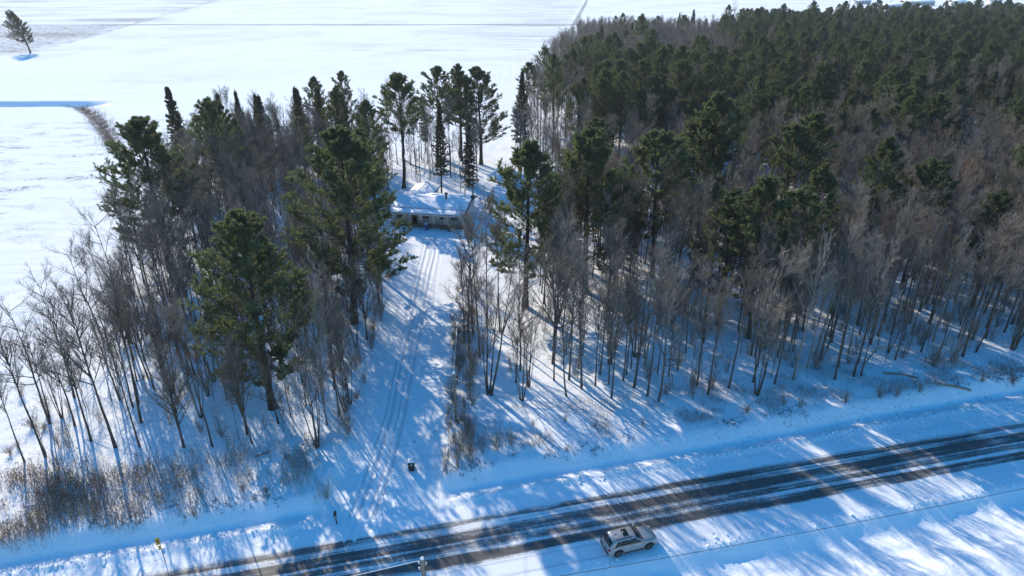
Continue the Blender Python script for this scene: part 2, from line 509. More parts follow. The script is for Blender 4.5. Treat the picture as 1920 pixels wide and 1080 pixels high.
# ------------------------------------------------------------------ tree makers (each returns trunk mesh, crown mesh)
def blades(mb, p, d, n, ln, w, rg, spread):
    """n thin needle sprays per point p along direction d"""
    N = len(p)
    p = np.repeat(p, n, 0); d = np.repeat(d, n, 0)
    D = d + rg.normal(0, spread, d.shape)
    D /= np.linalg.norm(D, axis=1, keepdims=True) + 1e-9
    S = np.cross(D, rg.normal(0, 1, D.shape)); S /= np.linalg.norm(S, axis=1, keepdims=True) + 1e-9
    L = rg.uniform(ln[0], ln[1], (len(p), 1)); W = rg.uniform(w[0], w[1], (len(p), 1))
    base = p + rg.normal(0, .03, p.shape)
    a = base - S * W * .35; b = base + S * W * .35; c = base + D * L * .6 + S * W * .8; e = base + D * L
    f = base + D * L * .6 - S * W * .8
    V = np.stack([base, c, e, f], 1).reshape(-1, 3)
    mb.add(V, (np.arange(len(p))[:, None] * 4 + np.arange(4)[None]))

def pine(seed, H=22.0, cs=0.3, wmax=4.0, r0=0.27, bias=None, lean=(0, 0), gaps=.12, dens=1.0, blunt=.55, per=1.0, dead=True):
    rg = np.random.default_rng(seed)
    K = 14
    zz = np.linspace(0, 1, K)
    tp = np.stack([lean[0] * zz ** 1.6 + np.cumsum(rg.normal(0, .05, K)), lean[1] * zz ** 1.6 + np.cumsum(rg.normal(0, .05, K)), zz * (H - .3)], 1)
    tp[0] = (0, 0, -.25)
    tr = r0 * (1 - zz) ** .85 + .025; tr[0] *= 1.35
    T, Cn = MB(), MB()
    tubes(T, tp[None], tr[None], 8)
    LP, LR = [], []
    z = cs
    az0 = rg.random() * 6.28
    dz = .78 / H / per
    def prof(h):
        return np.interp(h, [0, .15, .4, .65, .85, 1.0], [.74, 1.0, .95, .74, blunt * .64, .09])
    while z < .99:
        h = (z - cs) / (1 - cs)
        n = int(rg.integers(4, 8)) if h < .92 else 4
        az0 += rg.uniform(.4, 1.2)
        for k in range(n):
            if rg.random() < gaps * .6: continue
            az = az0 + k * 6.283 / n + rg.normal(0, .25)
            L = wmax * prof(h) * rg.uniform(.68, 1.15)
            if bias is not None:
                c = math.cos(az - bias[0]); L *= max(.22, 1 + bias[1] * c)
            el = R(np.interp(h, [0, .3, .6, .85, 1], [-6, 10, 28, 48, 68]) + rg.normal(0, 7))
            p0, _ = at(tp[None], np.array([z]))
            d = np.array([math.cos(az) * math.cos(el), math.sin(az) * math.cos(el), math.sin(el)])
            pts = [p0[0]]; cur = p0[0].copy()
            for j in range(1, 6):
                d = d + np.array([0, 0, .10 + .12 * j / 5 * (1 - h)]) + rg.normal(0, .07, 3); d /= np.linalg.norm(d)
                cur = cur + d * L / 5
                pts.append(cur.copy())
            LP.append(pts); LR.append(np.linspace(.045, .012, 6) * (.5 + .5 * L / wmax))
        z += dz * rg.uniform(.7, 1.4) * (1.15 - .35 * h)
    LP = np.array(LP); LR = np.array(LR)
    tubes(T, LP, LR, 4)
    if dead:
        nd = int(12 + 22 * cs)
        ND = np.stack([np.cos(a := rg.random(nd) * 6.28), np.sin(a), rg.uniform(-.15, .2, nd)], 1)
        s0, _ = at(np.repeat(tp[None], nd, 0), rg.uniform(cs * .35, cs * 1.05, nd))
        LD = rg.uniform(.5, 1.9, nd)[:, None, None] * np.linspace(0, 1, 3)[None, :, None]
        DP = s0[:, None] + ND[:, None] * LD; DP[:, 2, 2] -= .1
        tubes(T, DP, np.repeat(np.linspace(.022, .007, 3)[None], nd, 0), 3)
    BP, BR = grow(rg, LP, LR, int(12 * dens), .30, 1.0, (25, 60), (.14, .36), .35, 3, .5, flat=.72, tpow=.7)
    tubes(T, BP[:: 2], BR[:: 2] * .8, 3)
    # needle sprays along the branchlets and at the limb ends
    for t in (.35, .62, .86, 1.0):
        p, d = at(BP, np.full(len(BP), t) * rg.uniform(.82, 1.0, len(BP)))
        d = d + np.array([0, 0, .5])
        blades(Cn, p, d, 6, (.24, .48), (.032, .062), rg, .42)
    for t in (.7, .85, 1.0):
        p, d = at(LP, np.full(len(LP), t))
        blades(Cn, p, d + np.array([0, 0, .4]), 8, (.26, .5), (.035, .065), rg, .45)
    p, d = at(tp[None].repeat(10, 0), np.linspace(.93, 1, 10))
    blades(Cn, p, d, 10, (.3, .5), (.06, .1), rg, .7)
    return T.mesh('trunk', M['pinebark'], True), Cn.mesh('crown', M['needle'])

def spruce(seed, H=18.0, cs=.08, wmax=2.6, r0=.2, thin=1.0, irregular=.18):
    rg = np.random.default_rng(seed)
    K = 10; zz = np.linspace(0, 1, K)
    tp = np.stack([np.cumsum(rg.normal(0, .03, K)), np.cumsum(rg.normal(0, .03, K)), zz * H], 1); tp[0] = (0, 0, -.2)
    T, Cn = MB(), MB()
    tubes(T, tp[None], (r0 * (1 - zz) ** .9 + .02)[None], 7)
    LP, LR = [], []
    z = cs
    while z < .985:
        h = (z - cs) / (1 - cs)
        n = int(rg.integers(4, 7)); a0 = rg.random() * 6.28
        for k in range(n):
            L = wmax * (np.interp(h, [0, .08, .3, 1], [.7, 1, .86, .07])) * rg.uniform(1 - irregular * 2, 1 + irregular)
            az = a0 + k * 6.283 / n + rg.normal(0, .2)
            el = R(np.interp(h, [0, .5, 1], [-16, 2, 45]) + rg.normal(0, 6))
            p0, _ = at(tp[None], np.array([z])); cur = p0[0].copy(); pts = [cur.copy()]
            d = np.array([math.cos(az) * math.cos(el), math.sin(az) * math.cos(el), math.sin(el)])
            for j in range(4):
                d = d + np.array([0, 0, .07]) + rg.normal(0, .05, 3); d /= np.linalg.norm(d); cur = cur + d * L / 4; pts.append(cur.copy())
            LP.append(pts); LR.append(np.linspace(.03, .008, 5))
        z += rg.uniform(.30, .52) / H / thin
    LP = np.array(LP); LR = np.array(LR)
    tubes(T, LP, LR, 3)
    BP, BR = grow(rg, LP, LR, 6, .15, .98, (35, 65), (.16, .36), -.1, 3, .5, flat=.8)
    for t in (.3, .65, .97):
        p, d = at(BP, np.full(len(BP), t))
        blades(Cn, p, d + np.array([0, 0, -.12]), 4, (.2, .38), (.06, .11), rg, .5)
    for t in (.3, .55, .8, 1.0):
        p, d = at(LP, np.full(len(LP), t))
        blades(Cn, p, d, 4, (.22, .4), (.06, .11), rg, .5)
    p, d = at(tp[None].repeat(8, 0), np.linspace(.95, 1, 8))
    blades(Cn, p, d, 8, (.2, .35), (.05, .08), rg, .6)
    return T.mesh('trunk', M['pinebark'], True), Cn.mesh('crown', M['spruce'])

def bare(seed, H=16.0, cs=.42, spread=.30, r0=.14, stems=1, n1=24, n2=9, n3=7, bark='bark', twig='twig', el=(28, 52), tw=.0105, fork=0.0, lean=.5):
    """a leafless hardwood: trunk and limbs in one mesh, the fine twigs in the other"""
    rg = np.random.default_rng(seed)
    T, Cn = MB(), MB()
    S, SR = [], []
    K = 11; zz = np.linspace(0, 1, K)
    for k in range(stems):
        a = k * 6.283 / max(stems, 1) + rg.random()
        out = (0 if stems == 1 else rg.uniform(.07, .2) * H)
        h = H * (1 if k == 0 else rg.uniform(.72, 1.0))
        w = np.cumsum(rg.normal(0, .012 * H ** .5 * lean, (K, 2)), 0)
        x = math.cos(a) * out * zz ** .8 + w[:, 0] + (0.12 * math.cos(a) if stems > 1 else 0)
        y = math.sin(a) * out * zz ** .8 + w[:, 1] + (0.12 * math.sin(a) if stems > 1 else 0)
        p = np.stack([x, y, zz * h], 1); p[0, 2] = -.2
        r = r0 * (1 if k == 0 else rg.uniform(.6, .95)) * ((1 - zz) ** .9 * .95 + .05); r[0] *= 1.35
        S.append(p); SR.append(r)
    S = np.array(S); SR = np.array(SR)
    tubes(T, S, SR, 7)
    L1, R1 = grow(rg, S, SR, n1 // stems, cs, .97, el, (spread * .7, spread * 1.15), .55, 6, .42, wig=.10)
    if fork:
        F, FR = grow(rg, S, SR, 2, cs * .8, cs * 1.2, (14, 30), (fork, fork * 1.2), .4, 8, .7, wig=.07)
        tubes(T, F, FR, 6)
        F1, FR1 = grow(rg, F, FR, 7, .3, .95, el, (.35, .6), .5, 6, .5, wig=.1)
        L1 = np.concatenate([L1, F1]); R1 = np.concatenate([R1, FR1])
    R1 = np.maximum(R1, .010)
    tubes(T, L1, R1, 4)
    L2, R2 = grow(rg, L1, R1, n2, .18, .97, (22, 52), (.28, .55), .35, 4, .55, wig=.13)
    R2 = np.maximum(R2, tw * .9)
    tubes(Cn, L2, R2, 3)
    L3, R3 = grow(rg, L2, R2, n3, .15, 1.0, (18, 50), (.35, .75), .22, 3, .7, wig=.14)
    tubes(Cn, L3, np.maximum(R3, tw * .62), 3)
    return T.mesh('trunk', M[bark], True), Cn.mesh('branches', M[twig])

def shrub(seed, H=2.2, n=26, spread=.45, twig='twig_red', r=.012, n2=7):
    rg = np.random.default_rng(seed)
    Cn, T = MB(), MB()
    K = 5; zz = np.linspace(0, 1, K)
    az = rg.random(n) * 6.28; o = rg.uniform(.1, 1, n) * spread * H; h = H * rg.uniform(.55, 1.05, n)
    bs = rg.normal(0, .14 * H * .4, (n, 2))
    P_ = np.stack([bs[:, :1] + np.cos(az)[:, None] * o[:, None] * zz ** 1.2, bs[:, 1:] + np.sin(az)[:, None] * o[:, None] * zz ** 1.2, h[:, None] * zz - .08], -1)
    P_[:, 1:] += rg.normal(0, .035 * H ** .5, P_[:, 1:].shape)
    Rr = np.repeat((r * (1.1 - .75 * zz))[None], n, 0)
    tubes(T, P_, Rr, 3)
    B, BR = grow(rg, P_, Rr, n2, .25, .98, (20, 50), (.2, .42), .3, 3, .7, wig=.15)
    tubes(Cn, B, np.maximum(BR, .0055), 3)
    return T.mesh('stems', M['twig'], False), Cn.mesh('twigs', M[twig])

PROTO = {
    'pine_big': [pine(11, 22, .18, 5.6, .34, dens=1.8, blunt=.74), pine(12, 24, .24, 5.8, .33, gaps=.10, dens=1.8, blunt=.68)],
    'pine_tall': [pine(21, 23, .46, 4.5, .26, blunt=.66, dens=1.3), pine(22, 22, .52, 4.2, .24, gaps=.2, blunt=.75, dens=1.3), pine(23, 24, .38, 4.7, .28, gaps=.15, dens=1.35)],
    'pine_round': [pine(31, 20, .34, 4.9, .25, blunt=.8, gaps=.08, dens=1.35), pine(32, 19, .28, 5.0, .26, blunt=.74, gaps=.1, dens=1.35)],
    'pine_young': [pine(41, 12, .12, 2.5, .14, blunt=.4, dens=.9, dead=False)],
    'spruce': [spruce(51, 18, .16, 2.5), spruce(52, 20, .22, 2.1, irregular=.28), spruce(53, 15, .05, 2.3)],
    'fir_small': [spruce(54, 4.5, .04, 1.25, .06), spruce(55, 3.2, .03, 1.0, .05)],
    'bare_tall': [bare(61, 17, .50, .27, .125), bare(62, 16, .42, .30, .135, n1=24), bare(63, 18, .55, .25, .14, el=(22, 42)), bare(64, 15, .40, .32, .11, n1=20), bare(65, 17, .35, .36, .15, n1=13, n2=8, el=(38, 75), lean=1.4), bare(66, 19, .62, .22, .12, n1=16, lean=1.0)],
    'bare_wide': [bare(71, 15, .22, .40, .18, n1=26, el=(34, 66), fork=.5), bare(72, 14, .26, .42, .16, n1=24, el=(34, 64), fork=.55)],
    'bare_clump': [bare(81, 12, .30, .34, .09, stems=4, n1=32, n2=6, n3=5, twig='twig'), bare(82, 10, .25, .36, .075, stems=5, n1=35, n2=5, n3=5, twig='twig_red')],
    'bare_ruddy': [bare(91, 14, .36, .32, .10, n1=26, twig='twig_red', el=(22, 44)), bare(92, 12, .30, .34, .09, n1=26, twig='twig_red', el=(22, 46))],
    'bare_pale': [bare(95, 17, .40, .30, .13, bark='pale', twig='pale', n1=20, n2=6, n3=5)],
    'sapling': [bare(101, 8, .30, .24, .045, n1=14, n2=5, n3=4, tw=.009), bare(102, 10, .38, .22, .055, n1=14, n2=5, n3=4, tw=.009), bare(103, 6, .22, .28, .035, n1=12, n2=5, n3=4, twig='twig_red', tw=.008)],
    'shrub': [shrub(111), shrub(112, 1.6, 30, .6), shrub(113, 3.0, 24, .4)],
    'shrub_grey': [shrub(115, 3.6, 18, .35, 'twig', .016), shrub(116, 2.4, 26, .5, 'twig')],
}
KIND = {  # object name, part names, category
    'pine_big': 'white_pine', 'pine_tall': 'white_pine', 'pine_round': 'white_pine', 'pine_young': 'white_pine',
    'spruce': 'spruce_tree', 'fir_small': 'young_fir',
    'bare_tall': 'bare_tree', 'bare_wide': 'bare_tree', 'bare_clump': 'bare_tree', 'bare_ruddy': 'bare_tree', 'bare_pale': 'bare_tree',
    'sapling': 'bare_sapling', 'shrub': 'bare_shrub', 'shrub_grey': 'bare_shrub',
}
CAT = {'white_pine': 'pine tree', 'spruce_tree': 'spruce tree', 'young_fir': 'young fir', 'bare_tree': 'bare tree', 'bare_sapling': 'sapling', 'bare_shrub': 'shrub'}
PARTS = {'bare_tree': ('trunk', 'branches'), 'bare_sapling': ('trunk', 'branches'), 'bare_shrub': ('stems', 'twigs')}
HT = {'pine_big': (22, 24), 'pine_tall': (23, 22, 24), 'pine_round': (20, 19), 'pine_young': (12,), 'spruce': (18, 20, 15), 'bare_tall': (17, 16, 18, 15, 17, 19),
      'bare_wide': (15, 14), 'bare_clump': (12, 10), 'bare_ruddy': (14, 12), 'bare_pale': (17,), 'sapling': (8, 10, 6), 'fir_small': (4.5, 3.2), 'shrub': (2.2, 1.6, 3), 'shrub_grey': (3.6, 2.4)}

def plant(kind, v, x, y, s, rz, label, group=None):
    nm = KIND[kind]
    z = float(ground_z(x, y)) - .03
    o = empty(nm, (x, y, z), rz, s)
    o.rotation_euler = (rng.normal(0, .035), rng.normal(0, .035), rz)
    o.scale = (s * rng.uniform(.86, 1.14), s * rng.uniform(.86, 1.14), s)
    tag(o, label, CAT[nm], group)
    for part, me in zip(PARTS.get(nm, ('trunk', 'crown')), PROTO[kind][v % len(PROTO[kind])]):
        link(bpy.data.objects.new(part, me), o)
    return o

# ------------------------------------------------------------------ trees one can point to, read off the photograph: kind, variant, base pixel, top pixel
NOTABLE = [
    ('pine_big', 0, (512, 765), (487, 405), 'big bushy dark green pine standing alone at the front of the left wood'),
    ('pine_big', 1, (664, 605), (648, 240), 'tall olive green pine at the left driveway edge, lower limbs reaching over the snow'),
    ('pine_tall', 2, (692, 505), (690, 245), 'slimmer pine just behind the tall left driveway pine'),
    ('pine_big', 0, (320, 503), (262, 222), 'dark thick trunked pine on the outer left side of the wood by the field'),
    ('pine_round', 0, (432, 420), (424, 192), 'yellowish green pine in the middle of the left wood between bare trees'),
    ('pine_tall', 1, (757, 352), (748, 138), 'tall pine with a long bare trunk behind the house to its left'),
    ('pine_tall', 0, (822, 312), (822, 126), 'leftmost of the three tall pines crowded together behind the house'),
    ('pine_tall', 2, (866, 302), (862, 122), 'middle one of the three tall pines crowded together behind the house'),
    ('pine_big', 1, (902, 308), (905, 128), 'rightmost of three tall pines behind the house, broad low limbs on its right'),
    ('spruce', 1, (975, 300), (972, 132), 'narrow dark conifer right of the snowy gap behind the house'),
    ('spruce', 1, (828, 362), (826, 190), 'narrow dark conifer standing close behind the house roof'),
    ('spruce', 2, (880, 350), (878, 235), 'small dark conifer behind the right end of the house'),
    ('pine_big', 1, (985, 575), (968, 268), 'big pine right of the house with a thick trunk and drooping lower limbs'),
    ('pine_big', 0, (1097, 547), (1100, 248), 'rounded light green pine right of the house, second from the driveway'),
    ('pine_round', 0, (1222, 520), (1240, 253), 'dense rounded dark pine in the right stand, third from the driveway'),
    ('pine_big', 1, (1316, 462), (1352, 176), 'tallest pine of the right stand, light tipped with a spreading crown'),
    ('pine_round', 1, (1290, 455), (1298, 225), 'lower pine pressed against the left flank of the tallest pine of the right stand'),
    ('pine_round', 0, (1455, 468), (1448, 238), 'broad pine among ruddy bare trees on the right, left of a close pair'),
    ('pine_tall', 1, (1492, 455), (1502, 214), 'taller pine behind the broad pine among ruddy bare trees on the right'),
    ('pine_round', 1, (1345, 610), (1340, 362), 'pale green pine low at the front of the right stand above the bare trunks'),
    ('pine_big', 0, (1890, 505), (1895, 236), 'yellow green pine at the right edge of the photo among bare trees'),
    ('pine_round', 1, (1655, 330), (1655, 162), 'lone bright green pine tip rising from the bare trees on the right'),
    ('spruce', 2, (357, 345), (355, 165), 'pointed dark conifer at the left end of the row behind the left wood'),
    ('spruce', 0, (575, 330), (570, 162), 'narrow dark conifer behind the left wood, third from the right in its row'),
    ('spruce', 1, (612, 325), (614, 165), 'slim dark conifer behind the left wood, second from the right in its row'),
    ('spruce', 2, (655, 330), (650, 184), 'short dark conifer at the back of the left wood beside the bare poles'),
    ('spruce', 0, (508, 335), (510, 178), 'dark conifer with a broad top at the back of the left wood'),
    ('spruce', 1, (436, 335), (432, 174), 'thin dark conifer at the back of the left wood behind the yellowish pine'),
    ('bare_wide', 0, (345, 838), (330, 660), 'low forked bare tree standing alone on the snow at the front of the left wood'),
    ('bare_tall', 1, (218, 840), (148, 560), 'bare tree with a thick dark trunk at the front left, second from the left'),
    ('bare_tall', 3, (172, 828), (95, 590), 'bare tree with a dark trunk at the front left corner of the wood, leftmost'),
    ('bare_tall', 0, (262, 838), (215, 600), 'slender bare tree beside the low forked tree at the front of the left wood'),
    ('bare_tall', 2, (265, 792), (205, 520), 'bare tree just behind the slender one at the front of the left wood'),
    ('bare_clump', 0, (455, 778), (440, 640), 'bare clump of thin grey stems left of the big front pine'),
    ('bare_clump', 1, (595, 838), (582, 640), 'bushy bare clump beside the lower left edge of the driveway'),
    ('bare_clump', 0, (918, 740), (895, 480), 'many stemmed bare tree at the front right of the driveway near the pole'),
    ('bare_clump', 1, (978, 752), (965, 590), 'tight cluster of straight bare stems at the front of the right stand'),
    ('bare_wide', 1, (1037, 682), (1045, 430), 'bare tree with a dark forked trunk and wide fan of branches in the right stand'),
    ('bare_tall', 1, (1147, 745), (1150, 560), 'dark bare trunk at the very front edge of the right stand'),
    ('bare_clump', 0, (1418, 742), (1430, 560), 'bundle of three pale stems at the front of the right stand'),
    ('bare_pale', 0, (1487, 710), (1520, 450), 'tall pale bare tree at the roadside edge of the right stand'),
    ('bare_tall', 0, (1565, 712), (1590, 470), 'dark leaning bare trunk at the roadside edge right of the tall pale tree'),
    ('bare_pale', 0, (1790, 560), (1840, 370), 'whitish bare tree with spreading crown at the right side of the photo'),
    ('bare_pale', 0, (1372, 62), (1375, 4), 'pale leafless tree standing above the far edge of the wood against the snow'),
]
taken = []
def top_height(b, t):
    x, y = P(*b)
    dep = PITCH - math.atan((540 - t[1]) / 1280)
    return x, y, CAM_H - y * math.tan(dep) - .8
for kind, v, b, t, lab in NOTABLE:
    x, y, h = top_height(b, t)
    h = min(max(h, 3), 30)
    s = h / HT[kind][v % len(HT[kind])]
    tree = plant(kind, v, x, y, s, rng.random() * 6.28, lab)
    if kind.startswith('pine'): tree.scale[0] *= 1.28; tree.scale[1] *= 1.28
    taken.append((x, y, 2.6))
for n_ in range(12, 20):
    x, y, _ = taken[n_]
    dd = math.hypot(x, y)
    for k_ in (3.5, 6.5, 9.5, 12.5): taken.append((x - x / dd * k_, y - y / dd * k_, 2.7 if n_ != 19 else 1.5))

# the wind-bent pine alone in the far field
lone_t, lone_c = pine(201, 21, .24, 7.2, .48, bias=(math.pi, .42), lean=(-4.5, 0), gaps=.06, blunt=.95, dens=2.6, per=1.25)
lone_c.materials[0] = M['spruce']  # darker spruce needles put the backlit shade into this pine's crown colour
lx, ly = P(57, 99)
o = empty('white_pine', (lx, ly, float(ground_z(lx, ly))), 0, .98)
tag(o, 'solitary dark pine bent to the left by wind, alone in the far snowy field', 'pine tree')
link(bpy.data.objects.new('trunk', lone_t), o); link(bpy.data.objects.new('crown', lone_c), o)

# ------------------------------------------------------------------ the rest of the wood: jittered positions by zone
def jitter(x0, x1, y0, y1, c):
    nx, ny = int((x1 - x0) / c), int((y1 - y0) / c)
    gx_, gy_ = np.meshgrid(np.arange(nx), np.arange(ny))
    px = x0 + (gx_ + rng.uniform(.02, .98, gx_.shape)) * c
    py = y0 + (gy_ + rng.uniform(.02, .98, gx_.shape)) * c
    return px.ravel(), py.ravel()

def free(x, y, pad=0.0):
    """keep trees off the road, driveway, house clearing and the trail behind the house"""
    s, t = st(x, y)
    xl, xr = dw(y)
    ok = ~((x > xl - 1.2 - pad) & (x < xr + .8 + pad) & (y < 124))
    ok &= ~((x > -27) & (x < -5) & (y > 110) & (y < 137))
    ok &= ~((np.abs(x - (-4.5 + (y - 150) * .02)) < 3.2) & (y > 140) & (y < 215))
    ok &= ~((np.abs(x - 24) < 4) & (np.abs(y - 155) < 5))
    for tx, ty, r in taken:
        ok &= (x - tx) ** 2 + (y - ty) ** 2 > r * r
    return ok

def in_left(x, y):
    s, t = st(x, y)
    return (x > -49 - .22 * (y - 54)) & (x < dw(y)[0] - 1.2) & (t > 62 + 2.5 * np.sin(x * .3)) & (y < 176 + x * .05)
def back_edge(x): return 470 + .35 * np.maximum(x - 60, -40) + 25 * (vnoise(x, x * 0, 40, 40, 31) - .5)
def left_line(y): return -3.5 + .1216 * (y - 175) + np.where(y > 395, 9, 0) * 1.0 + 2
def in_right(x, y):
    s, t = st(x, y)
    f = 57.5 + 6.0 * sstep(22, -4, x)
    front = (t > f)
    le = np.where(y < 145, dw(y)[1] + 1.2, np.where(y < 178, -60, left_line(y)))
    return front & (x > le) & (x < .78 * y + 42) & (y < back_edge(x)) & ~((x < -24) & (y < 178))

REST = {}   # object kind -> list of (kind, variant, x, y, scale, rot, zone)
def add(kind, x, y, s, zone):
    REST.setdefault(KIND[kind], []).append((kind, int(rng.integers(0, 12)), float(x), float(y), float(s), float(rng.random() * 6.28), zone))

# left wood
px, py = jitter(-90, -12, 52, 180, 2.85)
k = in_left(px, py) & free(px, py); px, py = px[k], py[k]
for x, y in zip(px, py):
    u = rng.random()
    back = sstep(135, 165, y)
    if x > -52 and y > 118: back *= .45
    if x > -46 and 120 < y < 172 and rng.random() < .35: continue
    front = y < 75
    if u < .15 * back * (y > 110): add('spruce', x, y, rng.uniform(.72, 1.0), 'left')
    elif u < .02 + .11 * back and y > 128: add('pine_tall' if rng.random() < .7 else 'pine_round', x, y, rng.uniform(.75, .95), 'left')
    elif u < .5 and not (x > -36 and 66 < y < 150 and rng.random() < .62): add('bare_tall', x, y, rng.uniform(.68, 1.02) * (.82 if front else 1), 'left')
    elif u < .60: add('bare_clump', x, y, rng.uniform(.7, 1.1), 'left')
    elif u < .68: add('bare_wide', x, y, rng.uniform(.65, .95) * (.8 if front else 1), 'left')
    elif u < .73: add('bare_pale', x, y, rng.uniform(.7, .95), 'left')
    else: add('sapling', x, y, rng.uniform(.7, 1.2), 'left')
# trees standing in front of the back field, right of the left wood (behind the house)
px, py = jitter(-34, 14, 142, 182, 3.9)
k = free(px, py) & (px < left_line(py) + 2) & ~in_left(px, py); px, py = px[k], py[k]
for x, y in zip(px, py):
    u = rng.random()
    if u < .04: add('pine_tall', x, y, rng.uniform(.8, 1.0), 'behind')
    elif u < .09: add('spruce', x, y, rng.uniform(.6, .95), 'behind')
    elif u < .42: add('bare_tall', x, y, rng.uniform(.75, 1.0), 'behind')
    else: add('sapling', x, y, rng.uniform(.8, 1.3), 'behind')
# right wood: front stand
px, py = jitter(-12, 150, 56, 146, 2.55)
k = in_right(px, py) & free(px, py); px, py = px[k], py[k]
gapn = vnoise(px, py, 13, 13, 41)
for x, y, g in zip(px, py, gapn):
    u = rng.random()
    if g < .26 and x < 34 and y < 112: continue
    if x < 5 and y < 80 and u > .02 and u < .72 and rng.random() < .6: continue
    if x < 4 and y > 82: continue
    if 108 < y and x < 55 and rng.random() < .35: continue
    pn = sstep(132, 146, y) * .2 * (x > 40)
    if x < 14 and y < 112 and u < .05: u = .3
    if u < .02 + pn: add('pine_round' if rng.random() < .5 else 'pine_tall', x, y, rng.uniform(.8, 1.0), 'right')
    elif u < .04 + pn and y > 90: add('spruce', x, y, rng.uniform(.3, .6), 'right')
    elif u < .52 + pn * .5: add('bare_tall', x, y, rng.uniform(.72, 1.05), 'right')
    elif u < .60 + pn * .3: add('bare_clump', x, y, rng.uniform(.75, 1.2), 'right')
    elif u < .72 + pn * .2: add('bare_ruddy', x, y, rng.uniform(.8, 1.15), 'right')
    elif u < .75: add('bare_pale', x, y, rng.uniform(.75, 1.0), 'right')
    else: add('sapling', x, y, rng.uniform(.75, 1.25), 'right')
# right wood: the pines and hardwoods farther back
px, py = jitter(0, 560, 146, 640, 5.2)
k = in_right(px, py) & free(px, py); px, py = px[k], py[k]
pnz = vnoise(px, py, 38, 30, 43)
for x, y, g in zip(px, py, pnz):
    hard = sstep(.36, .27, x / y) * sstep(250, 290, y)          # grey hardwoods in the far left corner of the wood
    edge = sstep(6, 22, x - left_line(np.array(y)))              # hedge of bare trees along the field line
    near_r = sstep(.42, .52, x / y) * sstep(215, 165, y)         # bare patch towards the right
    p = (.76 - .42 * (g < .34)) * (1 - hard * .94) * (.15 + .85 * edge) * (1 - .75 * near_r)
    if x < 52 and y < 172:
        if rng.random() < .5: continue
        p *= .12
    u = rng.random()
    if u < p:
        add(('pine_round', 'pine_tall', 'pine_big')[int(rng.choice(3, p=[.5, .3, .2]))], x, y, rng.uniform(.62, 1.04), 'far')
    elif u < p + .03 and edge > .6: add('spruce', x, y, rng.uniform(.7, 1.1), 'far')
    elif hard > .5: add('bare_tall', x, y, rng.uniform(.72, .92), 'far')
    else: add(('bare_tall', 'bare_ruddy', 'bare_clump')[int(rng.choice(3, p=[.5, .35, .15]))], x, y, rng.uniform(.75, 1.1), 'far')
px, py = jitter(0, 130, 300, 520, 4.2)                           # the far hardwoods stand closer together
k = in_right(px, py) & (px / py < .33) & (py > 285) & (rng.random(len(px)) < .55)
for x, y in zip(px[k], py[k]): add('bare_tall', x, y, rng.uniform(.7, .9), 'far')
# conifers poking above the far edge
for qx in (1262, 1290, 1318, 1410, 1440, 1480, 1515, 1560):
    x = (qx - 960) / 1280 * 455; y = 462 + .2 * (x - 60)
    add('spruce', x, y, rng.uniform(.95, 1.2), 'far')
# dense understorey of the right stand and thickets
px, py = jitter(-6, 120, 58, 140, 3.5)
k = in_right(px, py) & free(px, py) & (rng.random(len(px)) < np.where(px > 16, .85, .45)); px, py = px[k], py[k]
for x, y in zip(px, py):
    if rng.random() < .1 and x > 14 and y > 84: add('fir_small', x, y, rng.uniform(.35, .75), 'right')
    else: add('shrub_grey', x, y, rng.uniform(.7, 1.3), 'right')
px, py = jitter(-4, 32, 64, 112, 3.0)
k = in_right(px, py) & free(px, py) & (px > 1) & (rng.random(len(px)) < .55); px, py = px[k], py[k]
for x, y in zip(px, py):
    if rng.random() < .35: add('bare_tall', x, y, rng.uniform(.7, .95), 'right')
    else: add('sapling', x, y, rng.uniform(.9, 1.5), 'right')
px, py = jitter(-54, -20, 57, 84, 2.9)
k = in_left(px, py) & free(px, py) & (rng.random(len(px)) < .5); px, py = px[k], py[k]
for x, y in zip(px, py):
    if rng.random() < .6: add('sapling', x, y, rng.uniform(.5, 1.0), 'left')
    else: add('shrub', x, y, rng.uniform(.6, 1.2), 'left')
px, py = jitter(20, 120, 58, 112, 3.3)
k = in_right(px, py) & free(px, py) & (rng.random(len(px)) < .5); px, py = px[k], py[k]
for x, y in zip(px, py):
    if rng.random() < .55: add('sapling', x, y, rng.uniform(.5, 1.1), 'right')
    else: add('shrub_grey', x, y, rng.uniform(.8, 1.5), 'right')
px, py = jitter(-70, -18, 54, 120, 4.4)
k = (px > -50 - .25 * (py - 54)) & free(px, py, .3) & (px < dw(py)[0] - 1) & (st(px, py)[1] > 57) & (rng.random(len(px)) < .68); px, py = px[k], py[k]
for x, y in zip(px, py): add('shrub_grey' if rng.random() < .7 else 'shrub', x, y, rng.uniform(.5, 1.1), 'left')
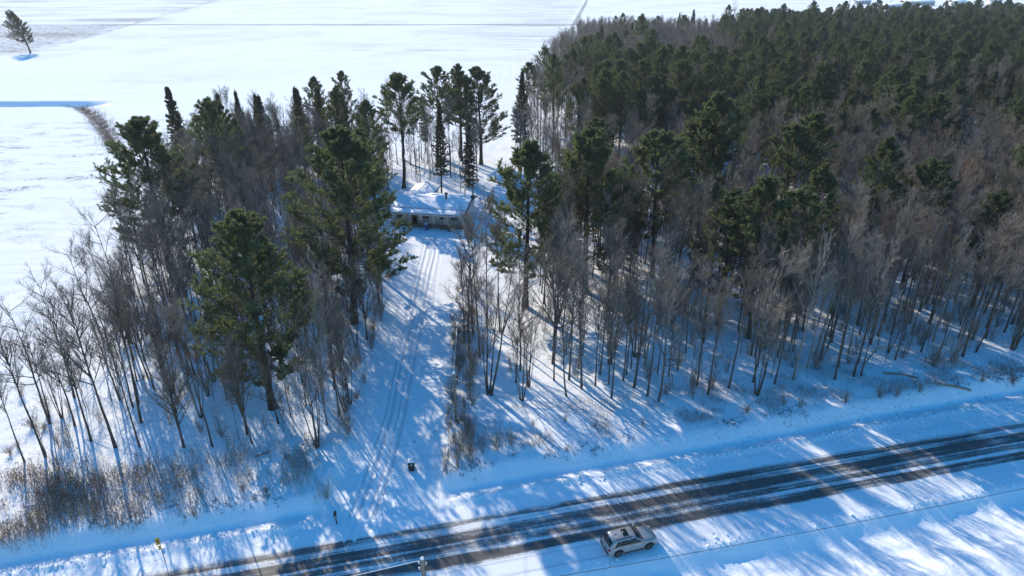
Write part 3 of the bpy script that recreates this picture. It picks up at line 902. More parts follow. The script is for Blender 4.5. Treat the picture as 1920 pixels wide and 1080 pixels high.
# brush along the right driveway edge and the roadside
for y in np.arange(53, 97, 1.0):
    for j in range(2):
        if rng.random() < .12: continue
        x = dw(y)[1] + rng.uniform(.3, 3.6); yy = y + rng.uniform(-.5, .5)
        add('shrub' if rng.random() < .6 else 'shrub_grey', x, yy, rng.uniform(.5, 1.2), 'drive')
    if rng.random() < .5 and y < 82: add('sapling', dw(y)[1] + rng.uniform(.5, 3), y, rng.uniform(.4, .8), 'drive')
for y in np.arange(58, 108, 1.5):
    add('shrub_grey' if rng.random() < .5 else 'shrub', dw(y)[0] - rng.uniform(.4, 2.8), y + rng.uniform(-.6, .6), rng.uniform(.6, 1.15), 'drive')
for qx, qy, s in ((930, 845, 1.0), (958, 835, .9), (905, 850, .8), (1000, 800, .5), (1060, 790, .5), (1115, 800, .45), (1205, 800, .55), (1400, 775, .9), (1470, 762, .7), (1500, 765, .8),
                  (1585, 755, 1.0), (1650, 745, 1.0), (1680, 742, .9), (1725, 735, .7), (1900, 715, 1.0), (1840, 715, .6), (455, 920, .7), (500, 925, .8), (365, 965, .6), (612, 925, .7),
                  (110, 880, .9), (60, 800, 1.0), (40, 740, .9), (90, 770, 1.1), (20, 850, .8), (130, 840, .7)):
    x, y = P(qx, qy); add('shrub', x, y, s, 'verge')

# nearest in view become individuals, the remainder of each kind one mass
ZN = {'left': 'in the wood left of the driveway', 'behind': 'behind the house', 'right': 'in the right stand above the road',
      'far': 'in the wide wood at far right', 'drive': 'along the driveway edge', 'verge': 'in the roadside snow'}
LOOK = {'pine_big': 'broad green pine', 'pine_tall': 'tall bare trunked pine', 'pine_round': 'round topped green pine', 'spruce': 'narrow dark conifer', 'fir_small': 'small dark young fir',
        'bare_tall': 'tall grey leafless tree', 'bare_wide': 'wide branching leafless tree', 'bare_clump': 'multi stemmed leafless clump', 'bare_ruddy': 'reddish brown leafless tree',
        'bare_pale': 'pale barked leafless tree', 'sapling': 'thin leafless sapling', 'shrub': 'low reddish brown bare bush', 'shrub_grey': 'low grey bare bush'}
LIMIT = {'white_pine': 272, 'bare_tree': 280, 'bare_sapling': 290, 'bare_shrub': 295, 'spruce_tree': 280, 'young_fir': 290}
MASS = {'white_pine': ('pine_wood', 'distant pines merging into the dark green wood on the right', 'pine wood'),
        'bare_tree': ('hardwood_stand', 'mass of leafless grey brown trees filling the wood', 'bare wood'),
        'bare_sapling': ('sapling_thicket', 'thin bare saplings thick between the trees', 'thicket'),
        'bare_shrub': ('brush_thicket', 'low bare brush between the trunks', 'brush'),
        'spruce_tree': ('conifer_mass', 'dark narrow conifers scattered through the far wood', 'conifers'),
        'young_fir': ('fir_undergrowth', 'small firs under the trees', 'undergrowth')}

def mass_object(nm, items):
    name, label, cat = MASS[nm]
    kinds = sorted({(i[0], i[1] % len(PROTO[i[0]])) for i in items})
    pos = np.array([[i[2], i[3], float(ground_z(i[2], i[3])) - .03] for i in items], dtype=np.float32)
    me = bpy.data.meshes.new(name)
    me.vertices.add(len(pos)); me.vertices.foreach_set('co', pos.ravel())
    for an, ty, vals in (('spin', 'FLOAT', [i[5] for i in items]), ('size', 'FLOAT', [i[4] for i in items]), ('tilt', 'FLOAT', [float(rng.normal(0, .04)) for i in items]),
                         ('pick', 'INT', [kinds.index((i[0], i[1] % len(PROTO[i[0]]))) for i in items])):
        a = me.attributes.new(an, ty, 'POINT'); a.data.foreach_set('value', vals)
    o = link(bpy.data.objects.new(name, me))
    tag(o, label, cat, None, 'stuff')
    ng = bpy.data.node_groups.new(name, 'GeometryNodeTree')
    ng.interface.new_socket('Geometry', in_out='INPUT', socket_type='NodeSocketGeometry')
    ng.interface.new_socket('Geometry', in_out='OUTPUT', socket_type='NodeSocketGeometry')
    N = ng.nodes
    gi, go = N.new('NodeGroupInput'), N.new('NodeGroupOutput')
    iop = N.new('GeometryNodeInstanceOnPoints')
    join = N.new('GeometryNodeJoinGeometry')
    # joined in reverse because a multi-input socket lists its newest link first
    for k_, v in reversed(kinds):
        jj = N.new('GeometryNodeJoinGeometry')
        for mesh in PROTO[k_][v]:
            so = bpy.data.objects.get('source ' + k_ + str(v) + mesh.name) or bpy.data.objects.new('source ' + k_ + str(v) + mesh.name, mesh)
            oi = N.new('GeometryNodeObjectInfo'); oi.inputs['Object'].default_value = so
            ng.links.new(oi.outputs['Geometry'], jj.inputs[0])
        g2 = N.new('GeometryNodeGeometryToInstance')
        ng.links.new(jj.outputs[0], g2.inputs[0]); ng.links.new(g2.outputs[0], join.inputs[0])
    def attr(an, ty):
        n = N.new('GeometryNodeInputNamedAttribute'); n.data_type = ty; n.inputs['Name'].default_value = an
        return n.outputs['Attribute']
    cx = N.new('ShaderNodeCombineXYZ'); ng.links.new(attr('spin', 'FLOAT'), cx.inputs[2]); ng.links.new(attr('tilt', 'FLOAT'), cx.inputs[0])
    er = N.new('FunctionNodeEulerToRotation'); ng.links.new(cx.outputs[0], er.inputs[0])
    ng.links.new(gi.outputs[0], iop.inputs['Points']); ng.links.new(join.outputs[0], iop.inputs['Instance'])
    iop.inputs['Pick Instance'].default_value = True
    ng.links.new(attr('pick', 'INT'), iop.inputs['Instance Index'])
    ng.links.new(er.outputs[0], iop.inputs['Rotation'])
    ng.links.new(attr('size', 'FLOAT'), iop.inputs['Scale'])
    ng.links.new(iop.outputs[0], go.inputs[0])
    md = o.modifiers.new('trees', 'NODES'); md.node_group = ng
    return o

HANDLE = ['the big front pine of the left wood', 'the tall left driveway pine', 'the slimmer left driveway pine', 'the dark field side pine', 'the yellowish pine in the left wood',
          'the bare trunked pine behind the house', 'the left one of the three pines', 'the middle one of the three pines', 'the right one of the three pines', 'the conifer by the snowy gap',
          'the conifer close behind the house', 'the small conifer behind the house', 'the big pine right of the house', 'the light green pine right of the house', 'the third pine from the driveway',
          'the tallest pine on the right', 'the pine beside the tallest one', 'the broad pine among ruddy trees', 'the tall pine among ruddy trees', 'the pale green front pine',
          'the yellow green pine at the right edge', 'the lone pine tip on the right', 'the leftmost back row conifer', 'the narrow back row conifer', 'the slim back row conifer',
          'the short back row conifer', 'the broad topped back row conifer', 'the thin back row conifer', 'the low forked tree', 'the thick trunked front tree', 'the front left corner tree',
          'the slender front tree', 'the tree behind the slender one', 'the grey stem clump', 'the bushy clump by the driveway', 'the many stemmed tree by the pole', 'the straight stem cluster',
          'the forked fan tree', 'the front edge trunk', 'the bundle of pale stems', 'the tall pale roadside tree', 'the leaning roadside trunk', 'the whitish spreading tree']
MARKS = [(t[0], t[1], h) for t, h in zip(taken, HANDLE)] + [(-9.5, 53.5, 'the black bin'), (-6.0, 60.7, 'the service pole'), (-9, 122, 'the right house corner'),
         (-25, 124, 'the left house end'), (24, 155, 'the small shed'), (-15.4, 45.8, 'the mailbox'), (-29, 42, 'the yellow sign'), (47, 71, 'the fallen log')]
SOLO, MASSED = [], {}
for nm, items in REST.items():
    vis = lambda i: bool(in_view(i[2], i[3], HT.get(i[0], (10,))[0] * i[4] * .6))
    items.sort(key=lambda i: (not vis(i), math.hypot(i[2], i[3])))
    solo = [i for i in items[:LIMIT[nm]] if vis(i)]
    SOLO += solo; MASSED[nm] = items[len(solo):]
# the nearest trees of each look on each side of a landmark are named by that landmark
cand = {}
for n, (kind, v, x, y, s_, rz, zone) in enumerate(SOLO):
    for mx, my, h in MARKS:
        d = math.hypot(x - mx, y - my)
        if d > 13: continue
        dx, dy = x - mx * y / my, y - my
        rel = ('right of ' if dx > 0 else 'left of ') if abs(dx) > abs(dy) * .8 else ('behind ' if dy > 0 else 'in front of ')
        cand.setdefault((LOOK[kind], rel, h), []).append((d, n))
opts = []
for (look, rel, h), lst in cand.items():
    for r, (d, n) in enumerate(sorted(lst)[:4]):
        opts.append((d, n, ('nearest ', 'second ', 'third ', 'fourth ')[r] + look + ' ' + rel + h))
named = {}
for d, n, lab in sorted(opts):
    if n not in named: named[n] = lab if len(lab.split()) <= 16 else lab.replace('reddish brown ', 'reddish ')
def place(x, y, zone):
    if zone != 'far': return ZN[zone]
    u = x / y
    side = 'on the left of' if u < .25 else ('in the middle of' if u < .5 else 'on the right of')
    return ('in the front, ' if y < 200 else ('halfway back, ' if y < 260 else 'deep back, ')) + side + ' the wide wood'
for n, (kind, v, x, y, s_, rz, zone) in enumerate(SOLO):
    look = LOOK[kind]
    plant(kind, v, x, y, s_, rz, named.get(n, look + ' ' + place(x, y, zone)), look + ('es ' if look.endswith('sh') else 's ') + ZN[zone])
for nm, rest in MASSED.items():
    if rest: mass_object(nm, rest)

# ------------------------------------------------------------------ thin winter haze
hm = bpy.data.materials.new('winter_haze'); hm.use_nodes = True
for n in list(hm.node_tree.nodes): hm.node_tree.nodes.remove(n)
ho = hm.node_tree.nodes.new('ShaderNodeOutputMaterial'); hv = hm.node_tree.nodes.new('ShaderNodeVolumePrincipled')
hv.inputs['Color'].default_value = (.86, .93, 1.0, 1); hv.inputs['Density'].default_value = HAZE; hv.inputs['Anisotropy'].default_value = .3
hm.node_tree.links.new(hv.outputs[0], ho.inputs['Volume'])
mb = MB(); mb.box((0, 3500, 24), (18000, 13000, 58))
hz = mb.build('haze', hm); hz['kind'] = 'stuff'; hz['label'] = 'thin pale winter haze over the wood and fields'; hz['category'] = 'haze'

# ------------------------------------------------------------------ built things
M['wall'] = simple('pale_siding', (0.74, 0.73, 0.71), .7, var=.08, scale=3)
M['trim'] = simple('grey_trim', (0.30, 0.29, 0.28), .7)
M['deckwood'] = simple('weathered_wood', (0.20, 0.155, 0.125), .85, var=.3, scale=5)
M['darkglass'] = simple('dark_glass', (0.012, 0.014, 0.017), .12, spec=.6, var=.05)
M['black'] = simple('black_plastic', (0.016, 0.017, 0.020), .5)
M['blue'] = simple('blue_plastic', (0.015, 0.055, 0.26), .45, var=.08)
M['steel'] = simple('galvanised_steel', (0.36, 0.37, 0.38), .5, .4)
M['tar'] = simple('dark_metal', (0.045, 0.045, 0.05), .6)
M['polewood'] = simple('pole_wood', (0.21, 0.18, 0.145), .9, var=.25, scale=4, bump=.3)
M['yellow'] = simple('sign_yellow', (0.62, 0.40, 0.055), .5, var=.06)
M['white'] = simple('off_white', (0.70, 0.70, 0.68), .6, var=.04)
M['shedwall'] = simple('shed_siding', (0.20, 0.21, 0.22), .8, var=.15)
M['barnwall'] = simple('barn_siding', (0.38, 0.38, 0.38), .8, var=.1)
M['log'] = simple('dead_wood', (0.26, 0.215, 0.17), .9, var=.3, scale=5)
M['rubber'] = simple('rubber', (0.018, 0.018, 0.019), .8)

def slab(mb, pts, th, snow=0.0):
    """a sheet through 4 corner points, thickened downwards"""
    p = np.array(pts, float); q = p - np.array([0, 0, th])
    v = np.vstack([p, q]) + np.array([0, 0, snow])
    mb.add(v, [[0, 1, 2, 3], [7, 6, 5, 4], [0, 4, 5, 1], [1, 5, 6, 2], [2, 6, 7, 3], [3, 7, 4, 0]])

def piece(name, mat, parent, *boxes, smooth=False):
    mb = MB()
    for b in boxes: mb.box(*b)
    return mb.build(name, mat, parent, smooth)

# ---- the low house at the end of the driveway
hx, hy = -9.0, 120.3
HZ = float(ground_z(hx - 6, hy)) - .05
house = empty('house', (hx, hy, HZ), R(-9.5), 1.0)
house.scale = (1, 1, 1.22)
tag(house, 'low pale single storey house with snowy roof and front porch at the driveway end', 'house')
HW = 14.4
mb = MB()
mb.box((-HW / 2, 5.75, 1.25), (HW - .5, 9.7, 2.5))
for x0 in (-.25, -HW + .25):                                   # gable ends
    mb.add([[x0, .9, 2.5], [x0, 10.6, 2.5], [x0, 5.7, 3.30], [x0 - .1, .9, 2.5], [x0 - .1, 10.6, 2.5], [x0 - .1, 5.7, 3.30]], t=[[0, 1, 2], [5, 4, 3]])
mb.build('wall', M['wall'], house)
for k in range(10):
    piece('batten', M['trim'], house, ((-.9 - k * 1.38, .88, 1.42), (.06, .04, 2.1)))
def roofpart(name, pts, th=.10, sn=.16, inset=.07):
    mb = MB(); slab(mb, pts, th); r = mb.build(name, M['tar'], house)
    p = np.array(pts, float); c = p.mean(0); p = c + (p - c) * (1 - inset / 3)
    mb = MB(); slab(mb, p, sn - .01, sn)
    o = mb.build('snow_cover', M['snow'], r)
    bv = o.modifiers.new('soft', 'BEVEL'); bv.width = .06; bv.segments = 2
    return r
roofpart('porch_roof', [(-HW - .3, -.35, 2.42), (.3, -.35, 2.42), (.3, 1.45, 2.62), (-HW - .3, 1.45, 2.62)])
roofpart('roof', [(-HW - .35, 1.5, 2.72), (.35, 1.5, 2.72), (.35, 5.7, 3.38), (-HW - .35, 5.7, 3.38)])
roofpart('roof', [(-HW - .35, 5.72, 3.38), (.35, 5.72, 3.38), (.35, 11.1, 2.76), (-HW - .35, 11.1, 2.76)])
# rear wing on the left
mb = MB(); mb.box((-11.7, 14.0, 1.2), (4.6, 6.8, 2.4)); mb.build('wall', M['wall'], house)
roofpart('roof', [(-14.4, 8.2, 2.5), (-11.72, 8.2, 3.15), (-11.72, 17.7, 3.15), (-14.4, 17.7, 2.5)])
roofpart('roof', [(-11.68, 8.2, 3.15), (-9.0, 8.2, 2.5), (-9.0, 17.7, 2.5), (-11.68, 17.7, 3.15)])
# porch
piece('porch_deck', M['deckwood'], house, ((-HW / 2, .50, .40), (HW - .3, .78, .14)))
for k in range(21):
    piece('skirt_board', M['deckwood'], house, ((-.45 - k * .66, .16, .15), (.58, .05, .36 + .03 * (k % 3))))
for x in (-.35, -2.8, -4.0, -5.4, -6.65, -8.7, -10.8, -12.9, -14.1):
    piece('porch_post', M['deckwood'], house, ((x, .12, 1.42), (.10, .10, 1.90)))
for a, b in ((-14.1, -10.9), (-8.7, -6.7), (-5.4, -4.05), (-2.75, -.4)):
    mb = MB()
    mb.box(((a + b) / 2, .12, 1.25), (b - a, .08, .07)); mb.box(((a + b) / 2, .12, .62), (b - a, .06, .06))
    for x in np.arange(a + .15, b - .05, .22): mb.box((x, .12, .93), (.045, .045, .58))
    mb.build('railing', M['deckwood'], house)
def window(x, w, z0, z1, parent, y=.87):
    f = piece('window', M['trim'], parent, ((x, y - .02, z0 - .03), (w + .12, .07, .06)), ((x, y - .02, z1 + .03), (w + .12, .07, .06)),
              ((x - w / 2 - .03, y - .02, (z0 + z1) / 2), (.06, .07, z1 - z0)), ((x + w / 2 + .03, y - .02, (z0 + z1) / 2), (.06, .07, z1 - z0)))
    n = 2 if w > .6 else 1
    for k in range(n):
        piece('pane', M['darkglass'], f, ((x - w / 2 + (k + .5) * w / n, y - .012, (z0 + z1) / 2), (w / n - .03, .03, z1 - z0)))
window(-7.55, 1.05, 1.36, 1.72, house); window(-4.4, .62, 1.36, 1.66, house); window(-2.0, 1.25, 1.36, 1.72, house); window(-12.6, .8, 1.36, 1.72, house)
d = piece('door', M['black'], house, ((-9.7, .86, 1.22), (1.1, .07, 1.5)))
piece('pane', M['darkglass'], d, ((-9.7, .815, 1.45), (.66, .03, .6)))
piece('handle', M['steel'], d, ((-9.3, .80, 1.1), (.05, .05, .14)))
mb = MB(); mb.tube([(-4.6, 5.4, 3.4), (-4.6, 5.4, 4.25)], .20, 10); mb.tube([(-4.6, 5.4, 4.25), (-4.6, 5.4, 4.5)], .32, 10)
mb.build('roof_vent', M['tar'], house)
mb = MB(); mb.tube([(-1.3, 7.2, 3.2), (-1.3, 7.2, 4.55)], .11, 10); mb.tube([(-1.3, 7.2, 4.55), (-1.3, 7.2, 4.75)], .17, 10)
mb.build('chimney', M['steel'], house)
piece('fascia', M['white'], house, ((-HW / 2, -.38, 2.30), (HW + .6, .05, .16)))
# dish on the gable end
dish = empty('satellite_dish', (0, 0, 0)); dish.parent = house
tag(dish)
mb = MB()
rr_ = np.linspace(0, .42, 5); an = np.arange(14) * 2 * math.pi / 14
V = np.concatenate([np.stack([np.cos(an) * r, np.full(14, -.35 * r * r), np.sin(an) * r], 1) for r in rr_]) + np.array([.62, 5.6, 3.95])
q = [[i * 14 + j, i * 14 + (j + 1) % 14, (i + 1) * 14 + (j + 1) % 14, (i + 1) * 14 + j] for i in range(4) for j in range(14)]
mb.add(V, q); mb.build('reflector', M['tar'], dish)
mb = MB(); mb.tube([(.3, 5.8, 3.3), (.62, 5.75, 3.5), (.62, 5.65, 3.95)], .03, 6); mb.tube([(.62, 5.6, 3.6), (.62, 5.1, 3.85)], .02, 5); mb.build('bracket', M['tar'], dish)

def hloc(x, y, z=0.0):
    c, s_ = math.cos(R(-9.5)), math.sin(R(-9.5))
    wx, wy = hx + c * x - s_ * y, hy + s_ * x + c * y
    return wx, wy, float(ground_z(wx, wy)) + z

# ---- wheeled bins
def wheelie_bin(loc, rz, mat, label, plate=False, cap=.05, s=1.0):
    b = empty('wheeled_bin', loc, rz, s)
    tag(b, label, 'bin')
    mb = MB(); mb.box((0, 0, .55), (.50, .56, .92), 0, 1.16); mb.box((0, -.02, .985), (.64, .70, .06))
    o = mb.build('body', mat, b); bv = o.modifiers.new('soft', 'BEVEL'); bv.width = .02; bv.segments = 2
    l = piece('lid', mat, b, ((0, -.01, 1.06), (.64, .72, .08)))
    piece('handle', mat, b, ((0, .40, 1.02), (.5, .06, .05)), ((-.24, .36, 1.0), (.05, .1, .05)), ((.24, .36, 1.0), (.05, .1, .05)))
    for sx in (-.30, .30):
        mb = MB(); mb.tube([(sx - .035, .26, .12), (sx + .035, .26, .12)], .13, 12); mb.build('wheel', M['rubber'], b)
    if cap:
        mb = MB(); mb.box((0, 0, 1.10 + cap), (.62, .68, 2 * cap), 0, .86)
        o = mb.build('snow_cap', M['snow'], b); bv = o.modifiers.new('soft', 'BEVEL'); bv.width = .05; bv.segments = 3
    if plate: piece('label_plate', M['white'], b, ((0, -.345, .87), (.15, .01, .12)))
    return b
bx, by = P(772, 879, .35)
wheelie_bin((bx, by, float(ground_z(bx, by)) - .03), R(8), M['black'], 'black wheeled bin with snow on its lid standing in the driveway', True, .06, 1.05)
wheelie_bin(hloc(-7.0, -.75, -.03), R(-12), M['blue'], 'bright blue wheeled bin with a snowy lid in front of the house porch', False, .05, 1.1)
o = empty('wood_pile', hloc(-3.9, -.35), R(-9)); tag(o, 'small heap of brown split logs against the porch', 'woodpile')
for k in range(11):
    mb = MB(); zz_ = .10 + .16 * (k // 4); xx_ = -.5 + (k % 4) * .32 + .12 * ((k // 4) % 2)
    mb.tube([(xx_, -.3, zz_), (xx_ + rng.normal(0, .04), .3, zz_ + rng.normal(0, .02))], .085, 7); mb.build('log', M['deckwood'], o)
mb = MB(); an = np.arange(20) * 2 * math.pi / 20; am = np.arange(8) * 2 * math.pi / 8
V = np.stack([np.outer(np.cos(an), .30 + .1 * np.cos(am)), np.outer(np.sin(an), .30 + .1 * np.cos(am)), np.tile(.1 * np.sin(am), (20, 1))], -1)
ix = np.arange(160).reshape(20, 8); q = np.stack([ix, np.roll(ix, -1, 0), np.roll(np.roll(ix, -1, 0), -1, 1), np.roll(ix, -1, 1)], -1)
mb.add(V.reshape(-1, 3), q.reshape(-1, 4)); o = mb.build('old_tyre', M['rubber'], None, True, hloc(-2.6, -.9, .1)); o.rotation_euler = (.3, .1, 0)
tag(o, 'old black tyre half sunk in snow before the porch', 'tyre')
o = empty('plastic_tub', hloc(-11.2, -1.0, -.02), .2); tag(o, 'small dark tub capped with snow left of the porch front', 'tub')
piece('body', M['tar'], o, ((0, 0, .17), (.6, .42, .34), 0, 1.12)); piece('snow_cap', M['snow'], o, ((0, 0, .41), (.6, .42, .13), 0, .8))

# ---- little shed among the pines
sx_, sy_ = 24.0, 155.5
shed = empty('shed', (sx_, sy_, float(ground_z(sx_, sy_)) - .05), R(6)); tag(shed, 'small grey shed with a snowy roof glimpsed between two big pines', 'shed')
mb = MB(); mb.box((0, 0, 1.05), (3.0, 3.2, 2.1)); mb.build('wall', M['shedwall'], shed)
for sg in (-1, 1):
    mb = MB(); slab(mb, [(-1.75, sg * 1.9, 2.0), (1.75, sg * 1.9, 2.0), (1.75, sg * .01, 2.95), (-1.75, sg * .01, 2.95)], .08); r = mb.build('roof', M['tar'], shed)
    mb = MB(); slab(mb, [(-1.72, sg * 1.86, 2.02), (1.72, sg * 1.86, 2.02), (1.72, sg * .02, 2.95), (-1.72, sg * .02, 2.95)], .13, .14); mb.build('snow_cover', M['snow'], r)
piece('door', M['trim'], shed, ((.2, -1.62, .95), (.9, .06, 1.8)))
piece('window', M['darkglass'], shed, ((-.9, -1.62, 1.35), (.6, .05, .5)))

# ---- poles and wires
def cable(name, a, b, sag, r, mat, label, n=24, cat='wire'):
    a, b = np.array(a, float), np.array(b, float)
    u = np.linspace(0, 1, n)
    p = a[None] * (1 - u)[:, None] + b[None] * u[:, None]; p[:, 2] -= 4 * sag * u * (1 - u)
    mb = MB(); mb.tube(p, r, 5); o = mb.build(name, mat); tag(o, label, cat); return o
ux, uy = -6.1, 34.25
ug = float(ground_z(ux, uy))
up = empty('utility_pole', (ux, uy, ug)); tag(up, 'weathered utility pole topped with snow at the bottom edge, near side of the road', 'utility pole')
mb = MB(); mb.tube([(0, 0, -.3), (0, 0, 4), (0, 0, 8.72 - ug)], [.17, .15, .125], 14); mb.build('pole', M['polewood'], up, True)
mb = MB(); mb.tube([(0, 0, 8.70 - ug), (0, 0, 8.78 - ug), (0, 0, 8.88 - ug)], [.12, .13, .05], 12); mb.box((.06, -.04, 8.86 - ug), (.1, .09, .12)); mb.build('snow_cap', M['snow'], up, True)
for k, (dx, dz) in enumerate(((-.26, -.45), (-.24, -1.0), (.25, -.55))):
    mb = MB(); mb.tube([(0, 0, 8.72 - ug + dz), (dx, 0, 8.72 - ug + dz), (dx, 0, 8.86 - ug + dz)], .022, 6); mb.tube([(dx, 0, 8.82 - ug + dz), (dx, 0, 8.96 - ug + dz)], .055, 8)
    mb.build('insulator', M['white'] if dx < 0 else M['steel'], up)
mb = MB(); mb.tube([(.14, .02, .2), (.14, .02, 8.0 - ug)], .018, 5); mb.build('ground_wire', M['tar'], up)
sx2, sy2 = P(855, 790, .8); sg2 = float(ground_z(sx2, sy2))
sp = empty('service_pole', (sx2, sy2, sg2)); tag(sp, 'short grey service pole with snow on top beside the driveway', 'utility pole')
mb = MB(); mb.tube([(0, 0, -.3), (0, 0, 3), (-.05, 0, 6.1)], [.14, .125, .10], 12); mb.build('pole', M['polewood'], sp, True)
mb = MB(); mb.tube([(-.05, 0, 6.08), (-.05, 0, 6.25), (-.05, 0, 6.42)], [.16, .20, .08], 10); mb.build('snow_cap', M['snow'], sp, True)
mb = MB(); mb.tube([(0, 0, 5.6), (.28, 0, 5.7)], .03, 6); mb.tube([(.28, 0, 5.55), (.28, 0, 5.85)], .06, 8); mb.build('bracket', M['tar'], sp)
top = (ux, uy, 8.3)
e1 = xy(st(ux, uy)[0] - 52, st(ux, uy)[1]); e2 = xy(st(ux, uy)[0] + 75, st(ux, uy)[1])
cable('power_line', (ux - .26, uy, 8.55), (e1[0], e1[1], 8.6), .9, .022, M['snow'], 'snow crusted overhead wire running left from the near utility pole')
cable('telephone_cable', (ux + .15, uy, 5.0), (e2[0], e2[1], 4.7), .85, .022, M['black'], 'black overhead cable crossing the lower right corner above the snow')
cable('service_wire', (ux + .1, uy, 8.1), (sx2 - .05, sy2, sg2 + 5.9), .5, .009, M['black'], 'thin dark wire from the near pole over the road to the service pole')
cable('service_wire', (ux + .25, uy, 7.6), (sx2 + .2, sy2, sg2 + 5.6), .55, .009, M['black'], 'lower of the thin dark wires crossing the road to the service pole')
hc = hloc(.1, -.1)
cable('house_wire', (sx2 - .05, sy2, sg2 + 6.0), (hc[0], hc[1], HZ + 2.7), .75, .03, M['snow'], 'white snow covered wire from the service pole to the right house corner')

# ---- road sign and letter box
zx, zy = -29.0, 42.1
zg = float(ground_z(zx, zy))
sg_ = empty('road_sign', (zx, zy, zg)); tag(sg_, 'small yellow road sign with a dark symbol on a thin post, bottom left', 'road sign')
mb = MB(); mb.tube([(0, 0, -.3), (-.12, .1, 2.7 - zg)], .032, 8); mb.build('post', M['tar'], sg_)
def plate(cx, cz, w, h, rz, name, par):
    mb = MB(); ca, sa = math.cos(rz), math.sin(rz)
    for yy, fl in ((-.05, 0),):
        mb.box((cx, -.06, cz), (w, .02, h), rz)
    return mb.build(name, M['yellow'], par)
pl = plate(-.13, 2.42, .34, .72, .5, 'sign_plate', sg_)
mb = MB()
for c, s_ in (((-.13 , -.083, 2.52), (.15, .015, .13)), ((-.08, -.083, 2.36), (.09, .015, .26)), ((-.18, -.083, 2.44), (.06, .015, .10))):
    mb.box((c[0] , c[1], c[2]), s_, .5)
mb.build('symbol', M['black'], pl)
plate(-.09, 1.76, .22, .40, .9, 'lower_plate', sg_)
mx_, my_ = P(632, 981, .1)
mg = float(ground_z(mx_, my_))
mbx = empty('mailbox', (mx_, my_, mg), R(12)); tag(mbx, 'dark rounded mailbox on a leaning post left of the driveway mouth', 'mailbox')
mb = MB(); mb.tube([(0, 0, -.25), (-.08, .02, 1.05)], .065, 8); mb.build('post', M['tar'], mbx)
mb = MB()
an = np.linspace(0, math.pi, 9); ring = [(-.13, 0)] + [(.13 * -math.cos(a), .12 + .13 * math.sin(a)) for a in an] + [(.13, 0)]
V = [(-.08 + x, y, 1.02 + z) for y in (-.34, .34) for x, z in ring]; n_ = len(ring)
mb.add(V, [[i, (i + 1) % n_, n_ + (i + 1) % n_, n_ + i] for i in range(n_)])
mb.add([(-.08 + x, y, 1.02 + z) for y in (-.34, .34) for x, z in ring + [(0, .1)]], t=[[n_, i, (i + 1) % n_] for i in range(n_)] + [[2 * n_ + 1, n_ + 1 + (i + 1) % n_, n_ + 1 + i] for i in range(n_)])
mb.build('box', M['tar'], mbx)
piece('door', M['steel'], mbx, ((-.08, -.35, 1.12), (.24, .02, .2)))
piece('flag', M['white'], mbx, ((.07, .05, 1.2), (.02, .2, .05)))

# ---- fallen wood at the right verge
def fallen(name, pts, r, label, cat, snow=True, n=5):
    mb = MB(); mb.tube(pts, r, 8)
    p = np.array(pts, float)
    for k in range(n):
        t = rng.uniform(.3, .98); a, T = at(p[None], np.array([t])); d = T[0] + rng.normal(0, .8, 3); d[2] = abs(d[2]) * .6; d /= np.linalg.norm(d)
        L = rng.uniform(.6, 1.7); mb.tube([a[0], a[0] + d * L * .5, a[0] + d * L + np.array([0, 0, .1])], [.035, .025, .01], 5)
    o = mb.build(name, M['log'], None, True); tag(o, label, cat); return o
def gp(px, py, dz=0.0):
    x, y = P(px, py); return (x, y, float(ground_z(x, y)) + dz)
fallen('fallen_branch', [gp(1618, 690, .3), gp(1640, 668, 1.2), gp(1672, 668, 1.5), gp(1700, 655, .9)], [.11, .09, .06, .03], 'pale broken branch arched over dark brush at the front of the right stand', 'fallen branch', n=9)
fallen('fallen_log', [gp(1760, 722, .12), gp(1790, 725, .14), gp(1822, 728, .1)], [.17, .16, .13], 'dark log lying in the snow near the right edge above the road', 'log', n=3)
fallen('fallen_log', [gp(1655, 702, .2), gp(1690, 704, .18), gp(1720, 712, .1)], [.12, .11, .08], 'thin log lying below the pale broken branch', 'log', n=4)
fallen('fallen_log', [gp(478, 858, .15), gp(505, 850, .15)], [.1, .08], 'short dark log on the snow below the left wood', 'log', n=2)

# ---- buildings far off on the horizon
def barn(px0, px1, py, h, d, label, ridge=1.8, mat='barnwall', nwin=4):
    (x0, y0), (x1, _) = P(px0, py), P(px1, py)
    w = x1 - x0; b = empty('farm_building', ((x0 + x1) / 2, y0, .7), R(rng.uniform(-4, 4))); tag(b, label, 'building')
    mb = MB(); mb.box((0, d / 2, h / 2), (w, d, h)); mb.build('wall', M[mat], b)
    for sg in (0, 1):
        ya, yb = (-.5, d / 2 - .01) if sg == 0 else (d + .5, d / 2 + .01)
        mb = MB(); slab(mb, [(-w / 2 - .5, ya, h), (w / 2 + .5, ya, h), (w / 2 + .5, yb, h + ridge), (-w / 2 - .5, yb, h + ridge)], .3); r = mb.build('roof', M['tar'], b)
        mb = MB(); slab(mb, [(-w / 2 - .45, ya, h + .02), (w / 2 + .45, ya, h + .02), (w / 2 + .45, yb, h + ridge + .02), (-w / 2 - .45, yb, h + ridge + .02)], .3, .35); mb.build('snow_cover', M['snow'], r)
    for k in range(nwin): piece('window', M['darkglass'], b, ((-w / 2 + (k + .5) * w / nwin, -.03, h * .55), (min(1.6, w / nwin * .4), .12, 1.3)))
    piece('door', M['trim'], b, ((-w / 2 + w * .38 / nwin * 2.2, -.04, 1.4), (2.2, .1, 2.8)))
barn(1655, 1690, 17, 4.0, 12, 'low far building with snowy roof beside pale bushes on the horizon')
barn(1695, 1752, 11, 4.5, 14, 'longest low building on the horizon, pale walls and white roof', 2.5, nwin=7)
barn(1718, 1738, 20, 3.2, 9, 'small far shed with white roof just beyond the treetops', 1.5, nwin=2)
